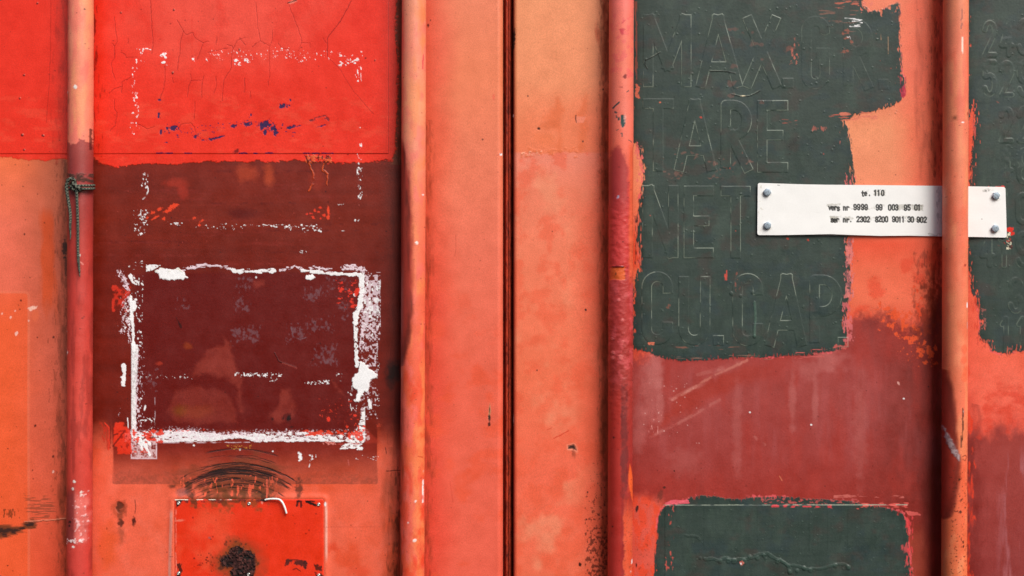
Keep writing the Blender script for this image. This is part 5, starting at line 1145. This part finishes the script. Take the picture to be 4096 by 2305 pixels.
def paint_plate():
    xs = np.arange(698, 1297.1, 2.5); ys = np.concatenate([np.arange(1995, 2330, 2.5), np.arange(2330, 2600, 20)])
    cv = Canvas(xs, ys); X, Y = cv.X, cv.Y
    cv.col[:] = C(233, 60, 36)
    cv.put(FULL, sm(.46, .7, fbm(X, Y, 130, o=4, seed=801)) * sm(1010, 860, X), C(236, 84, 58), .7)
    cv.put(FULL, sm(.5, .7, fbm(X, Y, 60, o=4, seed=802)), C(226, 54, 32), .4)
    cv.put(FULL, fleck(X, Y, sm(2060, 2005, Y) * sm(740, 800, X) * sm(1090, 1020, X) * .48, 16, 18, 803, .20), C(150, 68, 34), .85, .8)
    cv.put(FULL, fleck(X, Y, sm(2018, 1998, Y) * sm(1100, 1060, X) * .6, 10, 9, 804, .15), C(86, 36, 34), .85, .8)
    for a, b, rx, ry in ((775, 2004, 14, 10), (785, 2020, 6, 16), (900, 2012, 10, 14), (935, 2005, 30, 5)): cv.blob(a, b, rx, ry, C(110, 56, 26), .85, 0, .9, 3, a, .8)
    cv.blob(1056, 1998, 13, 9, C(34, 16, 14), .97, -.3, .7, 2, 4, .8); cv.blob(1050, 2010, 5, 5, C(244, 150, 130), .8)
    # chips at the rivets
    sl, x, y = cv.w(700, 1994, 760, 2040); cv.put(sl, sm(2, -2, polyd(x, y, [(706, 1997), (734, 1997), (724, 2016), (708, 2030), (706, 2012)])), C(28, 22, 20), .97, .8)
    cv.line([(1228, 2006), (1244, 2012), (1262, 2020)], 10, C(30, 20, 18), .97, 4, 5); cv.line([(1225, 2003), (1258, 2005)], 5, C(30, 20, 18), .9, 3, 6); cv.line([(1190, 2004), (1206, 2005), (1206, 2026)], 7, C(66, 26, 22), .9, 2, 7); cv.line([(1192, 2004), (1189, 2022)], 8, C(60, 26, 22), .9, 2, 8)
    cv.flecks(705, 2250, 735, 2330, C(60, 36, 24), .56, 10, 18, 805, 8, .9); cv.flecks(1255, 2252, 1296, 2330, C(66, 36, 28), .5, 12, 15, 806, 10, .9)
    # small rust marks
    for a, b, rx, ry in ((1154, 2246, 12, 11), (1200, 2252, 22, 12), (1222, 2256, 10, 14)): cv.blob(a, b, rx, ry, C(62, 34, 24), .92, 0, .8, 2, a, .85)
    for L in ([(1160, 2240), (1190, 2238), (1225, 2244)], [(1146, 2240), (1142, 2262)], [(1172, 2278), (1186, 2272), (1204, 2284)], [(1226, 2250), (1222, 2274)]): cv.line(L, 3, C(70, 34, 24), .85, 2, int(L[0][1]))
    cv.dots(30, 760, 2210, 880, 2270, C(70, 26, 18), 1.5, 4, 808); cv.dots(14, 700, 2010, 1290, 2300, C(120, 36, 26), 1.5, 3.4, 809); cv.blob(840, 2150, 6, 5, C(150, 90, 90), .7); cv.blob(774, 2070, 4, 4, C(150, 40, 30), .8)
    cv.blob(718, 2081, 16, 4, C(240, 130, 110), .8, -.1, .8, 3, 6)
    # big rust burst
    sl, x, y = cv.w(840, 2130, 1080, 2330)
    h1 = np.minimum(np.minimum(elld(x, y, 950, 2212, 28, 30), elld(x, y, 985, 2248, 42, 46)), np.minimum(elld(x, y, 922, 2246, 36, 28), elld(x, y, 975, 2285, 50, 40)))
    d = h1 + (fbm(x, y, 16, o=4, seed=811) - .5) * 20
    halo = sm(46, -4, h1 + (fbm(x, y, 22, o=4, seed=812) - .5) * 50) * sm(2180, 2150, 2330 - y + 2150 * 0 + 0 * x) if False else sm(40, -4, h1 + 14 * sm(940, 1010, x) + (fbm(x, y, 20, 26, 4, 812) - .5) * 56)
    cv.put(sl, sm(70, 0, h1 + (fbm(x, y, 26, 34, 4, 817) - .5) * 70), C(150, 60, 28), .55, .8); cv.put(sl, halo, C(132, 66, 26), .9, .85); cv.put(sl, fleck(x, y, halo * .5, 10, 12, 813), C(84, 44, 20), .8)
    cv.put(sl, sm(3, -3, d), C(50, 27, 24), .98, .95, .0008); cv.put(sl, sm(3, -3, d) * fleck(x, y, np.full(x.shape, .42), 9, 9, 814, .07), C(14, 9, 8), .95, .95, -.0016)
    cv.put(sl, sm(3, -3, d) * fleck(x, y, np.full(x.shape, .34), 7, 7, 815, .06), C(92, 56, 52), .8, .9, .0012)
    cv.h[sl] += (sm(3, -3, d) * (fbm(x, y, 12, o=4, seed=816) - .5) * .0024).astype(np.float32)
    # bright dashes along the upper edge, pale line down the left
    for x0, x1 in ((702, 752), (790, 812), (838, 884), (902, 928)): cv.line([(x0, 1997), (x1, 1997)], 4, C(246, 238, 220), .95, 1, int(x0), gap=.28)
    cv.line([(706, 2040), (706, 2300)], 3, C(246, 150, 130), .6, 2, 3, gap=.48)
    return cv
cvP = paint_plate()
hx = np.minimum(np.minimum(cvP.X - 698, 1296 - cvP.X), cvP.Y - 1995)
prof = -.0030 + .0022 * (1 - np.sqrt(np.clip(1 - (1 - np.clip(hx / 6, 0, 1)) ** 2, 0, 1))) - cvP.h - (fbm(cvP.X, cvP.Y, 160, o=2, seed=820) - .5) * .0016
plate = sheet('cover_plate', np.stack([px(cvP.X), prof, pz(cvP.Y)], -1), cvP, .004, left, M_paint); place(plate)
plate['label'] = 'bright red riveted cover plate with a dark rust burst'
bpy.context.view_layer.update()
for a, b in ((717, 2012), (998, 2014), (1276, 2017), (717, 2292), (996, 2296), (1276, 2300)):
    r = 7 * S
    lathe('rivet', [(r * 1.05, -.0006), (r * 1.05, .0003), (r * .95, .0010), (r * .66, .0014), (r * .5, .0012), (r * .42, .0001), (0.00005, -.0004)], M_rivet, plate, (float(px(a)), -.0034, float(pz(b))))

# ================================================================== SIGN PLATE
SX0, SX1, SY0, SY1 = 3031, 4026, 733, 948
def paint_sign():
    xs = np.arange(0, 1.0001, 1 / 720.); ys = np.arange(0, 1.0001, 1 / 160.)
    U, V = np.meshgrid(xs, ys)
    # outline: upper edge and lower edge in source pixels, slightly wavy
    xt = np.array([3031, 3120, 3220, 3300, 3500, 3774, 3880, 4021]); yt = np.array([732, 735, 738, 739.5, 741, 744, 746, 748.5])
    xb = np.array([3029, 3120, 3230, 3320, 3420, 3520, 3640, 3774, 3880, 4027]); yb = np.array([941, 941, 939, 937, 941, 944, 943, 946, 948, 951])
    top = np.interp(3031 + U * 990, xt, yt); bot = np.interp(3029 + U * 998, xb, yb)
    X = (3031 + U * 990) * (1 - V) + (3029 + U * 998) * V; Y = top * (1 - V) + bot * V
    cv = Canvas(xs, ys, X, Y)
    def w(x0, y0, x1, y1):
        i0, i1 = np.searchsorted(xs, [(x0 - 3030) / 994 - .01, (x1 - 3030) / 994 + .01])
        return (slice(None), slice(i0, max(i1, i0 + 1))), cv.X[:, i0:max(i1, i0 + 1)], cv.Y[:, i0:max(i1, i0 + 1)]
    cv.w = w
    cv.col[:] = (.83, .83, .82); cv.rough[:] = .4
    # smudged tape under the typing
    SM = C(176, 172, 160)
    for x0, y0, x1, y1, cov in ((3436, 760, 3470, 784, .34), (3494, 758, 3538, 786, .36), (3308, 816, 3360, 842, .42), (3366, 814, 3476, 838, .30), (3486, 820, 3630, 836, .30), (3590, 819, 3690, 842, .62), (3660, 819, 3690, 842, .8), (3322, 868, 3410, 890, .52), (3322, 866, 3360, 892, .66), (3440, 866, 3710, 888, .30)):
        cv.flecks(x0 - 6, y0 - 4, x1 + 6, y1 + 4, SM, cov, 16, 9, int(x0) % 41, 8, .55, soft=.16); cv.flecks(x0 - 4, y0 - 3, x1 + 4, y1 + 3, C(130, 126, 116), cov * .25, 7, 6, int(x0) % 37, 8, .4, soft=.1)
    INK = C(24, 24, 24)
    k = 1 / 2.43
    rows = [(150, 50, 22, [('t', 1095), ('e', 1123), ('.', 1160), ('1', 1217), ('1', 1250), ('0', 1288)]),
            (288, 52, 22, [('v', 775), ('e', 803), ('r', 830), ('s', 857), ('n', 917), ('r', 948), ('9', 1020), ('9', 1055), ('9', 1093), ('9', 1128), ('9', 1237), ('9', 1270), ('0', 1357), ('0', 1392), ('3', 1425), ('9', 1510), ('5', 1545), ('0', 1612), ('1', 1643)]),
            (406, 50, 22, [('s', 797), ('e', 823), ('r', 850), ('n', 915), ('r', 948), ('.', 978), ('2', 1048), ('3', 1082), ('0', 1115), ('2', 1148), ('8', 1230), ('2', 1260), ('0', 1293), ('0', 1325), ('9', 1395), ('0', 1427), ('1', 1457), ('1', 1487), ('3', 1545), ('0', 1577), ('9', 1635), ('0', 1668), ('2', 1702)])]
    g = np.random.default_rng(3)
    for y0, h, wd, chars in rows:
        for ch, xc in chars:
            X0 = 3000 + (xc - wd / 2) * k; Y0 = 700 + (y0 + (xc - 1000) * .006) * k + g.normal(0, .6)
            if ch in 'versnt': Y0 += 1.5
            sl, x, y = cv.w(X0 - 8, 0, X0 + 22, 0)
            d = glyphd(x, y, ch, X0, Y0, wd * k, h * k) + (fbm(x, y, 5, o=2, seed=int(xc)) - .5) * 1.2
            cv.put(sl, sm(3.7, 2.1, d), INK, .95, .5)
    # dirt and scrapes, with grey shading painted in by the rod
    for a, b, r in ((3942, 764, 4), (3927, 877, 2), (3955, 762, 2)): cv.blob(a, b, r, r, C(70, 70, 70), .8)
    cv.flecks(3740, 745, 3776, 946, C(170, 172, 176), .26, 6, 24, 843, 8, .6); cv.flecks(3030, 732, 3060, 945, C(214, 208, 196), .2, 10, 14, 844, 6, .6); cv.flecks(3920, 752, 3990, 775, C(196, 196, 192), .3, 16, 5, 845, 6, .7)
    cv.flecks(3700, 930, 3776, 948, C(190, 188, 186), .34, 12, 6, 846, 5, .7); cv.line([(3110, 741), (3118, 742)], 2, C(150, 150, 150), .8)
    for a, b in ((3067, 770), (3069, 903), (3982, 786), (3979, 916)): cv.blob(a - 3, b + 9, 17, 9, C(180, 172, 158), .45, 0, .6, 5, a)
    # grey shading painted where the sheet bulges beside the rod
    cv.put((slice(None), slice(None)), sm(3742, 3768, cv.X + (fbm(cv.X, cv.Y, 10, 60, 3, 847) - .5) * 16) * sm(3790, 3776, cv.X), C(208, 208, 214), .6)
    return cv
cvS = paint_sign()
sign = empty('serial_plate', (float(px(3528)), -.002, float(pz(950))))
tag(sign, 'white metal plate with three typed black lines, bolted on behind the right lock rod', 'sign')
bpy.context.view_layer.update()
bow = .0040 + .0012 * np.sin((cvS.X - 3030) / 170.) * sm(3040, 3200, cvS.X) * sm(3950, 3700, cvS.X) * (.3 + .7 * sm(840, 950, cvS.Y))
fr = -(bow + (fbm(cvS.X, cvS.Y, 90, 70, 2, 850) - .5) * .0006)
corner = boxd(cvS.xs[None, :] * 994, cvS.ys[:, None] * 212, 0, 0, 994, 212, 9)
PS = np.stack([px(cvS.X, .0034), fr, pz(cvS.Y, .0034)], -1)
# round the corners by pulling in the outer vertices
U_, V_ = np.meshgrid(cvS.xs * 994, cvS.ys * 212)
R_c = 9.0
for (cu, cw, su, sv) in ((R_c, R_c, -1, -1), (994 - R_c, R_c, 1, -1), (R_c, 212 - R_c, -1, 1), (994 - R_c, 212 - R_c, 1, 1)):
    du, dv = (U_ - cu) * su, (V_ - cw) * sv
    m = (du > 0) & (dv > 0)
    L = np.hypot(du, dv); Mx = np.maximum(du, dv); f = np.where(m, Mx / np.maximum(L, 1e-6), 1.0)
    PS[..., 0] += np.where(m, (du * f - du) * su * S, 0); PS[..., 2] -= np.where(m, (dv * f - dv) * sv * S, 0)
sp = sheet('sign_plate', PS, cvS, -.0022, sign, M_sign); place(sp)

def bolt(a, b, rot):
    """hex head with chamfered crown on a washer face"""
    V, F = [], []
    R = 15.5 * S
    cx, cy, cz = float(px(a, .004)), -.0041, float(pz(b, .004))
    rings = [(1.0, 0.0, 6), (1.0, .0034, 6), (.86, .0044, 6), (.5, .0046, 6)]
    seg = 24
    for q, f, _ in rings:
        for k in range(seg):
            an = 2 * math.pi * k / seg
            hexr = math.cos(math.pi / 6) / math.cos(((an + math.pi / 6) % (math.pi / 3)) - math.pi / 6)
            rr = R * (hexr * q if q == 1.0 else q * math.cos(math.pi / 6) * 1.06)
            V.append((cx + rr * math.cos(an + rot), cy - f, cz + rr * math.sin(an + rot)))
    for i in range(len(rings) - 1):
        for k in range(seg):
            F.append((i * seg + k, i * seg + (k + 1) % seg, (i + 1) * seg + (k + 1) % seg, (i + 1) * seg + k))
    F.append(tuple(range((len(rings) - 1) * seg, len(rings) * seg)))
    # raised grade marks on the crown
    for j in range(3):
        an = rot + j * 2.1 + .4
        c0 = (cx + R * .35 * math.cos(an), cz + R * .35 * math.sin(an)); n = len(V); s = R * .10
        for dz in (0, .0005):
            for du, dv in ((-s, -s * 2), (s, -s * 2), (s, s * 2), (-s, s * 2)): V.append((c0[0] + du, cy - .0045 - dz, c0[1] + dv))
        F += [(n + 4, n + 5, n + 6, n + 7)] + [(n + i, n + (i + 1) % 4, n + 4 + (i + 1) % 4, n + 4 + i) for i in range(4)]
    me = bpy.data.meshes.new('bolt'); me.from_pydata(V, [], F)
    o = new_obj('bolt', me, sign, M_bolt); place(o)
for i, (a, b) in enumerate(((3068, 770), (3069, 903), (3982, 784), (3979, 915))): bolt(a, b, .3 + i * .7)

# ================================================================== CORD on the left rod
def wp(a, b, d):
    return (float(px(a, d)), -d, float(pz(b, d)))
rope = empty('cord', wp(312, 1110, .03))
tag(rope, 'weathered dark braided cord knotted round the leftmost lock rod, two frayed ends hanging', 'rope')
bpy.context.view_layer.update()
def rp(name, pts, rad, braid=.16, sub=10):
    o = tube(name, [wp(*p) for p in pts], [r * S * .78 for r in rad], M_rope, rope, 14, braid, sub); place(o); return o
RC, RR = .0263, .0198      # rod axis distance from the wall and radius
def round_rod(y0, y1, a0, a1, off, n=12):
    out = []
    for i in range(n + 1):
        t = i / n; a = radians(a0 + (a1 - a0) * t); r = RR + off
        out.append((321.5 + r * math.sin(a) / S, y0 + (y1 - y0) * t, RC + r * math.cos(a)))
    return out
rp('loop', round_rod(744, 742, -60, 130, .0022), [6.2] * 13, .12, 6)
rp('loop', round_rod(758, 754, -60, 130, .0022), [6.2] * 13, .12, 6)
rp('knot', [(283, 738, .046), (290, 730, .052), (303, 744, .056), (318, 756, .054), (310, 764, .052), (296, 758, .052), (286, 746, .050), (288, 736, .049)], [7, 9, 10, 9, 9, 9, 9, 7], .12, 10)
rp('rope_end', [(302, 738, .050), (298, 722, .054), (287, 715, .057), (274, 720, .057), (267, 738, .055), (266, 756, .054), (270, 785, .053), (277, 825, .053), (281, 860, .053), (281, 885, .053), (280, 905, .053), (281, 925, .052), (282, 946, .052), (279, 962, .052)], [7, 7.5, 8, 8, 8, 8, 7.8, 7.5, 7.2, 7, 6.4, 5, 3.4, 1.0], .09, 12)
rp('rope_end', [(306, 760, .053), (307, 775, .053), (309, 820, .052), (311, 870, .051), (312, 930, .050), (312, 985, .050), (313, 1020, .050), (314, 1045, .050), (316, 1065, .049), (318, 1085, .049), (319, 1092, .049), (319, 1108, .049)], [7, 7, 7, 7, 7, 7, 6.8, 6.4, 5, 4.4, 2.6, 1.8], .09, 14)

# ================================================================== loose white wire by the cover plate
wire = tube('wire', [wp(1060, 2000, .0050), wp(1075, 1997, .0062), (wp(1098, 1996, .0075)), wp(1118, 1999, .0080), wp(1130, 2011, .0085), wp(1139, 2030, .0085), wp(1146, 2054, .0075)], [3.6 * S, 3.8 * S, 4 * S, 4 * S, 4 * S, 4 * S, 3.8 * S], M_wire, None, 12, 0, 8)
tag(wire, 'short bent white wire poking out above the red riveted cover plate', 'wire')
